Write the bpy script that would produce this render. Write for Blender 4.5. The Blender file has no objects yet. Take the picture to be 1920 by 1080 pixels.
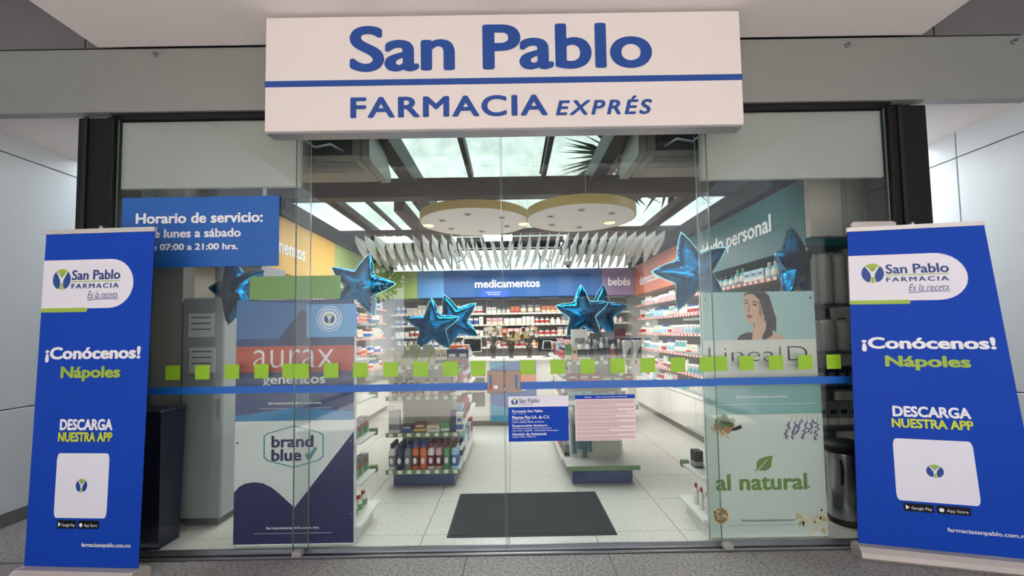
import bpy, math, random
from mathutils import Vector, Matrix
random.seed(7)
R = random.Random(11)
SC = bpy.context.scene
COL = SC.collection
PI = math.pi

# ------------------------------------------------------------------ camera, world, light
cam_d = bpy.data.cameras.new('camera')
cam_d.lens = 15.0; cam_d.sensor_width = 36.0; cam_d.shift_y = 0.02135
cam_d.clip_start = 0.02; cam_d.clip_end = 200
cam = bpy.data.objects.new('camera', cam_d); COL.objects.link(cam)
cam.matrix_world = (Matrix.Translation((0, -2.82, 1.42)) @ Matrix.Rotation(math.radians(-0.1), 4, 'Z')
                    @ Matrix.Rotation(math.radians(92.95), 4, 'X') @ Matrix.Rotation(math.radians(-0.95), 4, 'Z'))
SC.camera = cam
SC.view_settings.view_transform = 'Standard'
SC.view_settings.look = 'None'
SC.view_settings.gamma = 1.0
SC.view_settings.use_curve_mapping = False
SC.view_settings.exposure = 0.35
SC.cycles.transparent_max_bounces = 24
SC.cycles.max_bounces = 8
SC.cycles.sample_clamp_indirect = 4.0
SC.cycles.caustics_reflective = False
SC.cycles.caustics_refractive = False

wd = bpy.data.worlds.new('overcast_sky'); SC.world = wd; wd.use_nodes = True
wn = wd.node_tree.nodes; wl = wd.node_tree.links
bg = wn['Background']; bg.inputs[1].default_value = 4.6
tcn = wn.new('ShaderNodeTexCoord'); nz = wn.new('ShaderNodeTexNoise'); nz.inputs['Scale'].default_value = 1.6
crp = wn.new('ShaderNodeValToRGB')
crp.color_ramp.elements[0].position = 0.3; crp.color_ramp.elements[0].color = (0.74, 0.84, 0.95, 1)
crp.color_ramp.elements[1].position = 0.7; crp.color_ramp.elements[1].color = (0.97, 0.99, 1.0, 1)
wl.new(tcn.outputs['Generated'], nz.inputs['Vector']); wl.new(nz.outputs['Fac'], crp.inputs[0]); wl.new(crp.outputs[0], bg.inputs[0])

sun_d = bpy.data.lights.new('sun', 'SUN'); sun_d.energy = 30; sun_d.angle = 0.03; sun_d.color = (1.0, 0.95, 0.90)
sun = bpy.data.objects.new('sun', sun_d); COL.objects.link(sun); sun.rotation_euler = (math.radians(28), 0, math.radians(-12))
def area(name, loc, rot, sx, sy, power, color=(1, 1, 1)):
    l = bpy.data.lights.new(name, 'AREA'); l.shape = 'RECTANGLE'; l.size = sx; l.size_y = sy
    l.energy = power; l.color = color
    o = bpy.data.objects.new(name, l); COL.objects.link(o); o.location = loc; o.rotation_euler = rot
    return o
# shop ceiling lighting
area('shop_light', (0, 1.3, 2.64), (0, 0, 0), 1.6, 0.6, 22, (1.0, 0.98, 0.95))
area('shop_light', (-1.3, 2.6, 2.74), (0, 0, 0), 1.2, 0.9, 30, (1.0, 0.97, 0.92))
area('shop_light', (1.4, 3.1, 2.55), (0, 0, 0), 1.2, 0.9, 30, (1.0, 0.97, 0.92))
area('shop_light', (0, 4.5, 2.50), (0, 0, 0), 3.4, 0.8, 62, (1.0, 0.98, 0.94))

area('passage_fill', (3.3, 1.9, 3.3), (0, 0, 0), 0.6, 1.6, 40, (0.92, 0.97, 1.0))  # fill lamps added to brighten the passage walls, no fixture there
area('passage_fill', (-3.4, 1.9, 3.3), (0, 0, 0), 0.6, 1.6, 3, (0.92, 0.97, 1.0))  # same added fill on the left, much weaker

# ------------------------------------------------------------------ materials
def lin(c):
    return tuple(((v / 255) / 12.92 if v / 255 <= 0.04045 else (((v / 255) + 0.055) / 1.055) ** 2.4) for v in c)
MATS = {}
def mat(name, rgb, rough=0.5, metal=0.0, var=0.05, scale=14.0, bump=0.0, emit=0.0, spec=0.5, coat=0.0):
    if name in MATS: return MATS[name]
    m = bpy.data.materials.new(name); m.use_nodes = True
    n = m.node_tree.nodes; l = m.node_tree.links; b = n['Principled BSDF']
    c = lin(rgb)
    b.inputs['Roughness'].default_value = rough; b.inputs['Metallic'].default_value = metal
    b.inputs['Specular IOR Level'].default_value = spec
    b.inputs['Coat Weight'].default_value = coat
    tc = n.new('ShaderNodeTexCoord'); no = n.new('ShaderNodeTexNoise')
    no.inputs['Scale'].default_value = scale; no.inputs['Detail'].default_value = 3
    l.new(tc.outputs['Object'], no.inputs['Vector'])
    mr = n.new('ShaderNodeMix'); mr.data_type = 'RGBA'
    mr.inputs[6].default_value = (*[max(0, v * (1 - var)) for v in c], 1)
    mr.inputs[7].default_value = (*[min(1, v * (1 + var)) for v in c], 1)
    l.new(no.outputs['Fac'], mr.inputs[0]); l.new(mr.outputs[2], b.inputs['Base Color'])
    if bump:
        bp = n.new('ShaderNodeBump'); bp.inputs['Strength'].default_value = bump; bp.inputs['Distance'].default_value = 0.01
        l.new(no.outputs['Fac'], bp.inputs['Height']); l.new(bp.outputs[0], b.inputs['Normal'])
    if emit:
        b.inputs['Emission Color'].default_value = (*c, 1); b.inputs['Emission Strength'].default_value = emit
    MATS[name] = m
    return m

def speckle(name, base, dark, scale, rough=0.6, coat=0.0, lo=0.35, hi=0.6, cloud=0.12):
    m = bpy.data.materials.new(name); m.use_nodes = True
    n = m.node_tree.nodes; l = m.node_tree.links; b = n['Principled BSDF']
    b.inputs['Roughness'].default_value = rough; b.inputs['Coat Weight'].default_value = coat
    tc = n.new('ShaderNodeTexCoord'); no = n.new('ShaderNodeTexNoise'); no.inputs['Scale'].default_value = scale; no.inputs['Detail'].default_value = 2
    gm = n.new('ShaderNodeNewGeometry')
    l.new(gm.outputs['Position'], no.inputs['Vector'])
    cr = n.new('ShaderNodeValToRGB'); cr.color_ramp.elements[0].position = lo; cr.color_ramp.elements[1].position = hi
    cr.color_ramp.elements[0].color = (*lin(dark), 1); cr.color_ramp.elements[1].color = (*lin(base), 1)
    l.new(no.outputs['Fac'], cr.inputs[0])
    n2 = n.new('ShaderNodeTexNoise'); n2.inputs['Scale'].default_value = 1.3; l.new(gm.outputs['Position'], n2.inputs['Vector'])
    mx = n.new('ShaderNodeMix'); mx.data_type = 'RGBA'; mx.blend_type = 'MULTIPLY'; mx.inputs[0].default_value = 1
    c2 = n.new('ShaderNodeValToRGB'); c2.color_ramp.elements[0].position = 0.35; c2.color_ramp.elements[1].position = 0.65
    c2.color_ramp.elements[0].color = (1 - cloud, 1 - cloud, 1 - cloud, 1); c2.color_ramp.elements[1].color = (1, 1, 1, 1)
    l.new(n2.outputs['Fac'], c2.inputs[0])
    l.new(cr.outputs[0], mx.inputs[6]); l.new(c2.outputs[0], mx.inputs[7]); l.new(mx.outputs[2], b.inputs['Base Color'])
    MATS[name] = m
    return m

def glass_mat(name, tint, refl=1.0, base=0.0):
    m = bpy.data.materials.new(name); m.use_nodes = True
    n = m.node_tree.nodes; l = m.node_tree.links; n.remove(n['Principled BSDF'])
    out = n['Material Output']; tr = n.new('ShaderNodeBsdfTransparent'); gl = n.new('ShaderNodeBsdfGlossy')
    tr.inputs[0].default_value = (*tint, 1); gl.inputs['Roughness'].default_value = 0.0
    fr = n.new('ShaderNodeFresnel')
    # the pane does not bend light, so both of its faces reflect like the outer one
    ge = n.new('ShaderNodeNewGeometry'); ior = n.new('ShaderNodeMapRange')
    ior.inputs['To Min'].default_value = 1.5; ior.inputs['To Max'].default_value = 1 / 1.5
    l.new(ge.outputs['Backfacing'], ior.inputs['Value']); l.new(ior.outputs[0], fr.inputs[0])
    ma = n.new('ShaderNodeMath'); ma.operation = 'MULTIPLY_ADD'; ma.inputs[1].default_value = refl; ma.inputs[2].default_value = base
    ma.use_clamp = True
    mi = n.new('ShaderNodeMixShader')
    l.new(fr.outputs[0], ma.inputs[0]); l.new(ma.outputs[0], mi.inputs[0]); l.new(tr.outputs[0], mi.inputs[1]); l.new(gl.outputs[0], mi.inputs[2])
    l.new(mi.outputs[0], out.inputs[0])
    MATS[name] = m
    return m

WHITE = mat('white_paint', (222, 214, 210), 0.45)
SIGNW = mat('sign_white', (206, 198, 196), 0.5, var=0.02)
SIGNB = mat('sign_blue', (6, 60, 134), 0.45, var=0.03)
ALU = mat('brushed_aluminium', (150, 150, 155), 0.35, 0.9, var=0.1, scale=30)
BEAM = mat('grey_metal_fascia', (130, 130, 128), 0.42, 0.25, var=0.06, scale=5)
HEADP = mat('grey_header_panel', (158, 160, 156), 0.3, 0.0, var=0.05, scale=3)
SOFF = mat('pale_soffit', (226, 218, 216), 0.6, var=0.03, scale=60)
DARKW = mat('dark_grey_cladding', (104, 102, 104), 0.5, 0.2, var=0.08, scale=4)
PANEL = mat('metal_wall_panel', (206, 211, 216), 0.3, 0.1, var=0.05, scale=3)
PJOINT = mat('panel_joint', (45, 45, 50), 0.8)
BLACK = mat('black_steel', (8, 7, 9), 0.5, 0.0, spec=0.25)
STEEL = mat('charcoal_roof_steel', (15, 16, 20), 0.5, 0.0, spec=0.3)
GRANITE = speckle('granite_paving', (150, 145, 144), (100, 96, 97), 55, 0.6, lo=0.3, hi=0.62)
TILEM = speckle('pale_floor_tile', (214, 211, 203), (196, 192, 184), 45, 0.33, 0.15, lo=0.3, hi=0.6, cloud=0.06)
GROUT = mat('grout', (120, 116, 110), 0.9)
GROUTO = mat('dark_grout', (96, 94, 94), 0.9)
MATM = mat('charcoal_doormat', (42, 43, 48), 0.95, var=0.25, scale=150, bump=0.6)
MATR = mat('rubber_mat_edge', (30, 30, 33), 0.7)
GLASS = glass_mat('clear_glass', (0.955, 0.975, 0.965), 0.85)
GLASSR = glass_mat('roof_glass', (0.90, 0.96, 0.92), 0.6)
GEDGE = mat('green_glass_edge', (104, 128, 118), 0.2, var=0.05)
LIME = mat('lime_vinyl', (138, 184, 34), 0.5, var=0.03)
STRIPE = mat('blue_vinyl', (12, 90, 176), 0.45, var=0.03)
HOURB = mat('hours_sign_blue', (20, 86, 164), 0.5, var=0.05, scale=3)
LETW = mat('white_lettering', (236, 234, 238), 0.5, var=0.01)
NAVY = mat('navy_print', (22, 28, 80), 0.45, var=0.04)
BANB = mat('banner_blue', (8, 62, 168), 0.6, var=0.06, scale=4, spec=0.2)
BANBK = mat('banner_back', (22, 28, 52), 0.7)
BANW = mat('banner_white', (226, 222, 232), 0.55, var=0.02)
OLIVE = mat('olive_green_print', (150, 176, 62), 0.5, var=0.03)
NAVT = mat('navy_lettering', (30, 58, 120), 0.5)
YELG = mat('yellow_green_lettering', (196, 206, 52), 0.5)
FOIL = mat('teal_foil', (0, 104, 158), 0.13, 1.0, var=0.3, scale=11, bump=0.6)
CONCR = speckle('pale_concrete', (228, 228, 222), (196, 200, 194), 2.6, 0.85, lo=0.25, hi=0.7, cloud=0.1)
INW = mat('shop_white', (222, 220, 214), 0.5, var=0.03)
SHELF = mat('shelf_metal', (205, 204, 200), 0.4, 0.1)
SHELFB = mat('shelf_back_grey', (176, 172, 166), 0.6)
REDP = mat('red_price_strip', (188, 66, 62), 0.5)
TAGW = mat('price_tag_white', (225, 225, 215), 0.6)
GRNS = mat('green_price_strip', (104, 128, 86), 0.5)
NAVB = mat('navy_plinth', (34, 52, 100), 0.4, coat=0.3)

# ------------------------------------------------------------------ helpers
def empty(name, loc=(0, 0, 0), rz=0.0, label=None, cat=None, group=None, kind=None):
    o = bpy.data.objects.new(name, None); COL.objects.link(o)
    o.location = loc; o.rotation_euler = (0, 0, rz); o.empty_display_size = 0.1
    tag(o, label, cat, group, kind)
    return o
def tag(o, label=None, cat=None, group=None, kind=None):
    if label: o['label'] = label
    if cat: o['category'] = cat
    if group: o['group'] = group
    if kind: o['kind'] = kind
    return o

class MB:
    def __init__(s): s.v = []; s.f = []; s.m = []; s.sm = []
    def add(s, vs, fs, mi=0, smooth=False):
        k = len(s.v); s.v += [tuple(p) for p in vs]
        for f in fs: s.f.append([i + k for i in f]); s.m.append(mi); s.sm.append(smooth)
        return s
    def box(s, x0, x1, y0, y1, z0, z1, mi=0, bev=0.0):
        if bev > 0:
            b = min(bev, (x1 - x0) / 2.01, (z1 - z0) / 2.01, (y1 - y0) / 2.01)
            vs = []
            for z, e in ((z0, b), (z0 + b, 0), (z1 - b, 0), (z1, b)):
                X0, X1, Y0, Y1 = x0 + e, x1 - e, y0 + e, y1 - e
                c = b if e == 0 else b * 0.6
                vs += [(X0 + c, Y0, z), (X1 - c, Y0, z), (X1, Y0 + c, z), (X1, Y1 - c, z), (X1 - c, Y1, z), (X0 + c, Y1, z), (X0, Y1 - c, z), (X0, Y0 + c, z)]
            fs = []
            for r in range(3):
                for i in range(8):
                    j = (i + 1) % 8; fs.append((r * 8 + i, r * 8 + j, r * 8 + 8 + j, r * 8 + 8 + i))
            fs.append(tuple(reversed(range(8)))); fs.append(tuple(range(24, 32)))
            return s.add(vs, fs, mi)
        vs = [(x0, y0, z0), (x1, y0, z0), (x1, y1, z0), (x0, y1, z0), (x0, y0, z1), (x1, y0, z1), (x1, y1, z1), (x0, y1, z1)]
        fs = [(0, 3, 2, 1), (4, 5, 6, 7), (0, 1, 5, 4), (1, 2, 6, 5), (2, 3, 7, 6), (3, 0, 4, 7)]
        return s.add(vs, fs, mi)
    def lathe(s, prof, cx=0, cy=0, seg=10, mis=None, sy=1.0, smooth=True):
        vs = []; 
        for r, z in prof:
            for i in range(seg):
                a = 2 * PI * i / seg; vs.append((cx + r * math.cos(a), cy + sy * r * math.sin(a), z))
        k = len(s.v); s.v += vs
        for j in range(len(prof) - 1):
            for i in range(seg):
                i2 = (i + 1) % seg
                s.f.append([k + j * seg + i, k + j * seg + i2, k + (j + 1) * seg + i2, k + (j + 1) * seg + i])
                s.m.append(mis[j] if mis else 0); s.sm.append(smooth)
        s.f.append([k + i for i in reversed(range(seg))]); s.m.append(mis[0] if mis else 0); s.sm.append(False)
        s.f.append([k + (len(prof) - 1) * seg + i for i in range(seg)]); s.m.append(mis[-1] if mis else 0); s.sm.append(False)
        return s
    def tube(s, pts, r, seg=6, mi=0, r2=None):
        pts = [Vector(p) for p in pts]; n = len(pts); k = len(s.v)
        for j, p in enumerate(pts):
            d = (pts[min(j + 1, n - 1)] - pts[max(j - 1, 0)]).normalized()
            a = Vector((0, 0, 1)) if abs(d.z) < 0.9 else Vector((1, 0, 0))
            u = d.cross(a).normalized(); w = d.cross(u)
            rr = r if r2 is None else r + (r2 - r) * j / (n - 1)
            for i in range(seg):
                t = 2 * PI * i / seg; s.v.append(tuple(p + u * rr * math.cos(t) + w * rr * math.sin(t)))
        for j in range(n - 1):
            for i in range(seg):
                i2 = (i + 1) % seg
                s.f.append([k + j * seg + i, k + j * seg + i2, k + (j + 1) * seg + i2, k + (j + 1) * seg + i]); s.m.append(mi); s.sm.append(True)
        s.f.append([k + i for i in range(seg)]); s.m.append(mi); s.sm.append(False)
        s.f.append([k + (n - 1) * seg + i for i in reversed(range(seg))]); s.m.append(mi); s.sm.append(False)
        return s
    def plate(s, uv, O, U, V, t, mi=0):
        """polygon (uv list, counter-clockwise seen from the front) with real thickness t towards the viewer side N = U x V"""
        O = Vector(O); U = Vector(U); V = Vector(V); N = U.cross(V).normalized(); n = len(uv); k = len(s.v)
        for off in (0, t):
            for u, v in uv: s.v.append(tuple(O + U * u + V * v + N * off))
        s.f.append([k + n + i for i in range(n)]); s.m.append(mi); s.sm.append(False)
        for i in range(n):
            j = (i + 1) % n
            s.f.append([k + i, k + j, k + n + j, k + n + i]); s.m.append(mi); s.sm.append(False)
        return s
    def build(s, name, mats, parent=None, world=True):
        me = s.mesh(name, mats, root_of(parent) if world else None)
        o = bpy.data.objects.new(name, me); COL.objects.link(o)
        if parent: o.parent = parent
        return o
    def mesh(s, name, mats, parent=None):
        me = bpy.data.meshes.new(name)
        vs = s.v
        if parent is not None and parent.type == 'EMPTY':
            L = parent.location; a = -parent.rotation_euler[2]; c, sn = math.cos(a), math.sin(a)
            vs = [((x - L[0]) * c - (y - L[1]) * sn, (x - L[0]) * sn + (y - L[1]) * c, z - L[2]) for x, y, z in vs]
        me.from_pydata(vs, [], s.f)
        if not isinstance(mats, (list, tuple)): mats = [mats]
        for m in mats: me.materials.append(m)
        me.polygons.foreach_set('material_index', [min(i, len(mats) - 1) for i in s.m])
        me.polygons.foreach_set('use_smooth', s.sm)
        me.update()
        return me

def root_of(p):
    while p is not None and p.parent is not None: p = p.parent
    return p
def pbox(name, m, parent, *a, bev=0.0):
    return MB().box(*a, bev=bev).build(name, m, parent)
def sbox(name, m, *a, bev=0.0):
    o = MB().box(*a, bev=bev).build(name, m, None); o['kind'] = 'structure'; return o

FX = (1, 0, 0); FZ = (0, 0, 1)
def glyphs(s, bold, shear, res, space):
    cu = bpy.data.curves.new('txt', 'FONT'); cu.body = s; cu.size = 1.0; cu.offset = min(bold, 0.0); cu.shear = shear
    cu.resolution_u = res; cu.space_character = space; cu.fill_mode = 'FRONT'
    ob = bpy.data.objects.new('txt', cu); COL.objects.link(ob)
    bpy.context.view_layer.update()
    me = bpy.data.meshes.new_from_object(ob.evaluated_get(bpy.context.evaluated_depsgraph_get()))
    bpy.data.objects.remove(ob); bpy.data.curves.remove(cu)
    e = bold
    if e > 0.002:
        vs = [v.co.copy() for v in me.vertices]; fs = [tuple(p.vertices) for p in me.polygons]; n = len(vs); V = []; F = []
        for k, (a, b) in enumerate(((0, 0), (e, 0), (-e, 0), (0, e * .8), (0, -e * .8), (e * .7, e * .6), (-e * .7, e * .6), (-e * .7, -e * .6), (e * .7, -e * .6))):
            V += [(v.x + a, v.y + b, 0.012 * k) for v in vs]; F += [tuple(i + k * n for i in f) for f in fs]
        me = bpy.data.meshes.new('lettering'); me.from_pydata(V, [], F)
    return me
def emit_words(me, xs, m, parent, name='lettering'):
    """one object per word: split the finished lettering where the original glyph x (xs) leaves a word gap"""
    iv = sorted((min(xs[i] for i in p.vertices), max(xs[i] for i in p.vertices)) for p in me.polygons)
    cuts = []; hi = iv[0][1]
    for a, b in iv:
        if a - hi > 0.19: cuts.append((a + hi) / 2)
        hi = max(hi, b)
    words = {}
    for p in me.polygons:
        k = sum(xs[p.vertices[0]] > c for c in cuts); words.setdefault(k, []).append(tuple(p.vertices))
    first = None; co = [v.co.copy() for v in me.vertices]
    for k in sorted(words):
        ids = sorted({i for f in words[k] for i in f}); ix = {v: j for j, v in enumerate(ids)}
        w = bpy.data.meshes.new(name); w.from_pydata([co[i] for i in ids], [], [[ix[i] for i in f] for f in words[k]])
        w.materials.append(m); w.update()
        o = bpy.data.objects.new(name, w); COL.objects.link(o)
        if parent: o.parent = parent
        first = first or o
    bpy.data.meshes.remove(me)
    return first
def text(s, box, O, U, V, m, parent, bold=0.0, shear=0.0, name='lettering', t=0.0008, res=3, space=1.0):
    """text fitted to box (u0,u1,v0,v1) on the plane O + u U + v V, slightly proud of it"""
    me = glyphs(s, bold, shear, res, space)
    xs = [v.co.x for v in me.vertices]; ys = [v.co.y for v in me.vertices]
    if not xs: return None
    x0, x1, y0, y1 = min(xs), max(xs), min(ys), max(ys)
    u0, u1, v0, v1 = box; O = Vector(O); U = Vector(U); V = Vector(V); N = U.cross(V).normalized()
    L = Vector((0, 0, 0)); a = 0
    rt = root_of(parent)
    if rt is not None and rt.type == 'EMPTY': L = rt.location; a = -rt.rotation_euler[2]
    Mr = Matrix.Rotation(a, 3, 'Z')
    for v in me.vertices:
        u = u0 + (v.co.x - x0) / (x1 - x0) * (u1 - u0); w = v0 + (v.co.y - y0) / (y1 - y0) * (v1 - v0)
        v.co = Mr @ (O + U * u + V * w + N * (t + v.co.z * 0.02) - L)
    return emit_words(me, xs, m, parent, name)

def arc(cx, cy, rx, ry, a0, a1, n):
    return [(cx + rx * math.cos(math.radians(a0 + (a1 - a0) * i / n)), cy + ry * math.sin(math.radians(a0 + (a1 - a0) * i / n))) for i in range(n + 1)]
def rrect(x0, x1, y0, y1, r, n=4):
    return arc(x1 - r, y0 + r, r, r, -90, 0, n) + arc(x1 - r, y1 - r, r, r, 0, 90, n) + arc(x0 + r, y1 - r, r, r, 90, 180, n) + arc(x0 + r, y0 + r, r, r, 180, 270, n)

def emblem(parent, O, U, V, c, r, blue=None, name='emblem'):
    """round pharmacy emblem: two blue side lobes, olive wedge on top, white figure between"""
    blue = blue or SIGNB
    m = MB(); cx, cy = c; e = 0.0006
    def pts(l): return [(cx + x * r, cy + y * r) for x, y in l]
    m.plate(pts([(math.cos(a), math.sin(a)) for a in [2 * PI * i / 28 for i in range(28)]]), O, U, V, e, 0)
    left = [(math.cos(math.radians(a)), math.sin(math.radians(a))) for a in range(133, 250, 9)]
    inn = [(-0.26, -0.86), (-0.16, -0.4), (-0.2, -0.05), (-0.42, 0.35)]
    m.plate(pts(left + inn), O, U, V, e * 2, 1)
    m.plate(pts([(-x, y) for x, y in reversed(left + inn)]), O, U, V, e * 2, 1)
    top = [(math.cos(math.radians(a)), math.sin(math.radians(a))) for a in range(50, 131, 8)] + [(-0.4, 0.6), (-0.1, 0.2), (0.1, 0.2), (0.4, 0.6)]
    m.plate(pts(top), O, U, V, e * 2, 2)
    m.plate(pts([(-0.18, -0.97), (0.18, -0.97), (0.1, -0.35), (-0.1, -0.35)]), O, U, V, e * 2, 2)
    m.plate(pts(arc(0, 0.47, 0.17, 0.17, 0, 350, 14)), O, U, V, e * 3, 0)
    return m.build(name, [BANW, blue, OLIVE], parent)

# ================================================================== SETTING: outside
fl = empty('pavement', (0, 0, 0), kind='structure')
pbox('mortar_bed', GROUTO, fl, -4.0, 3.8, -12, 0.0, -0.06, -0.004)
slab_me = {}
xs = [-3.91 + 0.9 * i for i in range(10)]
for i in range(9):
    for j in range(6):
        x0 = xs[i] ; x1 = min(x0 + 0.9, 3.72); y1 = -0.03 - 0.9 * j
        if x1 - x0 < 0.1: continue
        w = round(x1 - x0, 3)
        if w not in slab_me:
            slab_me[w] = MB().box(0.0025, w - 0.0025, -0.8975, -0.0025, -0.04, 0.0, bev=0.002).mesh('paving_slab', GRANITE)
        o = bpy.data.objects.new('paving_slab', slab_me[w]); COL.objects.link(o); o.location = (x0, y1, 0); o.parent = fl
sbox('ground_outside', speckle('pale_street_paving', (190, 184, 176), (160, 154, 148), 20, 0.8), -14, 14, -34, -5.43, -0.03, -0.002)

# fascia beam over the shop front, with bolts
bm = empty('fascia_beam', (0, 0, 2.93), label='long grey metal fascia beam across the shop front behind the main sign', cat='beam')
pbox('fascia_panel', BEAM, bm, -3.9, 3.52, -0.04, 0.03, 2.93, 3.365, bev=0.003)
pbox('shadow_gap', BLACK, bm, -3.9, 3.50, -0.02, 0.03, 3.365, 3.385)
pbox('lower_trim', BLACK, bm, -2.67, 2.585, -0.02, 0.03, 2.915, 2.93)
for (bx, bz) in ((-2.36, 3.32), (2.29, 3.31), (3.41, 3.315)):
    MB().tube([(bx, -0.04, bz), (bx, -0.05, bz)], 0.016, 10).tube([(bx, -0.05, bz), (bx, -0.075, bz)], 0.009, 8).build('bolt', ALU, bm)

# upper wall above beam, then two unseen slabs added to block the sun
wf = empty('wall_front', (0, 0.04, 3.38), kind='structure')
for (a, b) in ((-3.9, -2.93), (-2.925, -1.4), (-1.395, 0.1), (0.105, 1.6), (1.605, 2.98), (2.985, 3.7)):
    pbox('cladding_panel', DARKW, wf, a, b - 0.006, 0.05, 0.08, 3.385, 5.2)
pbox('backing', PJOINT, wf, -3.9, 3.7, 0.08, 0.11, 3.385, 5.2)
sbox('wall_sun_shade', DARKW, -14, 14, 0.0, 0.12, 5.3, 40)  # unseen slab, added to shade the skylight and the concrete wall behind
sbox('ceiling_sun_shade', DARKW, -3.9, 3.7, -6.3, 0.04, 5.2, 5.3)  # out of view, added to keep sun off the upper shop front
sbox('ceiling_canopy', SOFF, -2.75, 2.8, -6.3, -0.045, 3.372, 3.62, bev=0.004)

# canopy downlights and light panels (the glass reflects them)
LAMP = mat('warm_lamp_glow', (255, 226, 150), 0.4, emit=20)
LAMPW = mat('white_lamp_glow', (250, 250, 255), 0.4, emit=14)
LAMPY = mat('yellow_lamp_glow', (255, 228, 150), 0.4, emit=5)
for k, x in enumerate((-1.47, 0.26, 1.8)):
    d = empty('downlight', (x, -4.8, 3.372), label=('left', 'middle', 'right')[k] + ' round warm downlight in the entrance canopy, mirrored in the glass', cat='downlight', group='canopy downlights')
    MB().lathe([(0.13, -0.012), (0.13, 0.0), (0.105, 0.0), (0.105, -0.012)], seg=20).build('trim_ring', ALU, d, world=False)
    MB().lathe([(0.1, -0.017), (0.1, -0.0125)], seg=20).build('lens', LAMP, d, world=False)
for (x, y, mm) in ((-0.25, -5.9, LAMPW), (-2.35, -5.9, LAMPW)):
    d = empty('light_panel', (x, y, 3.372), label=('left' if x < -1 else 'right') + ' square white light panel in the entrance canopy, mirrored in the glass', cat='ceiling light', group='canopy light panels')
    pbox('frame', ALU, d, x - 0.32, x + 0.32, y - 0.32, y + 0.32, 3.362, 3.372)
    pbox('diffuser', mm, d, x - 0.3, x + 0.3, y - 0.3, y + 0.3, 3.355, 3.362)

# side walls of the passage, clad in panels
def side_wall(nm, x, sgn, zj, yj, top):
    w = empty(nm, (x, 0, 0), kind='structure')
    xb = (x, x + 0.06) if sgn > 0 else (x - 0.06, x)
    xo = (x + 0.06, x + 0.12) if sgn > 0 else (x - 0.12, x - 0.06)
    pbox('backing', PJOINT, w, xo[0], xo[1], -9, 7, 0, 5.2)
    for i in range(len(yj) - 1):
        for j in range(len(zj) - 1):
            pbox('wall_panel', PANEL, w, xb[0], xb[1], yj[i] + 0.004, yj[i + 1] - 0.004, zj[j] + 0.004, zj[j + 1] - 0.004, bev=0.003)
    pbox('kick_strip', DARKW, w, (x - 0.02 if sgn > 0 else x), (x if sgn > 0 else x + 0.02), -9, 7, 0.0, 0.1)
YJ = [-9, -6.7, -4.3, -1.8, 0.635, 3.1, 5.5, 7]
side_wall('wall_left', -3.9, -1, [0.0, 0.885, 2.875, 3.6, 5.2], [-9, -6.9, -4.4, -1.9, 1.02, 3.4, 5.5, 7], 5.2)
side_wall('wall_right', 3.7, 1, [0.0, 0.915, 2.797, 3.6, 5.2], YJ, 5.2)
sbox('ceiling_passage_left', SOFF, -3.9, -2.95, 0.04, 1.0, 3.035, 3.2)
sbox('ceiling_passage_right', SOFF, 2.9, 3.7, 0.04, 0.95, 3.005, 3.2)
sbox('floor_passage_left', GRANITE, -3.9, -2.8, 0.0, 9, -0.05, -0.002)
sbox('floor_passage_right', GRANITE, 2.85, 3.7, 0.0, 9, -0.05, -0.002)

# black columns
for (a, b, lb) in ((-2.91, -2.67, 'black steel column left of the glass front'), (2.585, 2.84, 'black steel column right of the glass front')):
    c = empty('column', ((a + b) / 2, 0.12, 0), label=lb, cat='column')
    pbox('post', BLACK, c, a, b, 0.0, 0.24, 0, 2.915, bev=0.006)
    pbox('edge_strip', mat('black_edge_strip', (30, 28, 32), 0.3, 0.4), c, a + 0.05, a + 0.075, -0.012, 0.0, 0, 2.915)
    pbox('foot_plate', BLACK, c, a - 0.015, b + 0.015, -0.015, 0.255, 0, 0.02)

# ================================================================== glass front
def pane(name, x0, x1, y0, y1, z0, z1, label, cat='glass pane', kind=None):
    p = empty(name, ((x0 + x1) / 2, (y0 + y1) / 2, z0), label=label, cat=cat, kind=kind)
    pbox('glass', GLASS, p, x0 + 0.003, x1 - 0.003, y0, y1, z0, z1)
    pbox('polished_edge', GEDGE, p, x0, x0 + 0.003, y0, y1, z0, z1)
    pbox('polished_edge', GEDGE, p, x1 - 0.003, x1, y0, y1, z0, z1)
    return p
gl1 = pane('fixed_glass_pane', -2.665, -1.345, 0.030, 0.040, 0.03, 2.915, 'fixed clear glass pane left of the sliding doors, carrying the hours sign')
gl2 = pane('fixed_glass_pane', 1.27, 2.58, 0.030, 0.040, 0.03, 2.915, 'fixed clear glass pane right of the sliding doors, in front of the natural poster')
dl = pane('glass_door', -1.43, -0.056, -0.006, 0.006, 0.03, 2.90, 'left leaf of the clear glass entrance doors', 'door')
dr = pane('glass_door', -0.05, 1.334, -0.006, 0.006, 0.03, 2.90, 'right leaf of the clear glass entrance doors with the two notices', 'door')
side1 = pane('side_glass_pane', -2.80, -2.79, 0.24, 0.5, 0.03, 2.915, 'narrow clear side glass next to the left black column')
side2 = pane('side_glass_pane', 2.80, 2.81, 0.24, 0.5, 0.03, 2.915, 'narrow clear side glass next to the right black column')
# header panels behind the fixed panes
h1 = pbox('header_panel', HEADP, None, -2.665, -1.43, 0.06, 0.09, 2.44, 2.91, bev=0.004)
tag(h1, 'hazy grey header panel behind the left fixed glass, above the hours sign', 'panel')
h2 = pbox('header_panel', HEADP, None, 1.32, 2.58, 0.06, 0.09, 2.44, 2.91, bev=0.004)
tag(h2, 'hazy grey header panel behind the right fixed glass, below the beam', 'panel')
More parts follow.
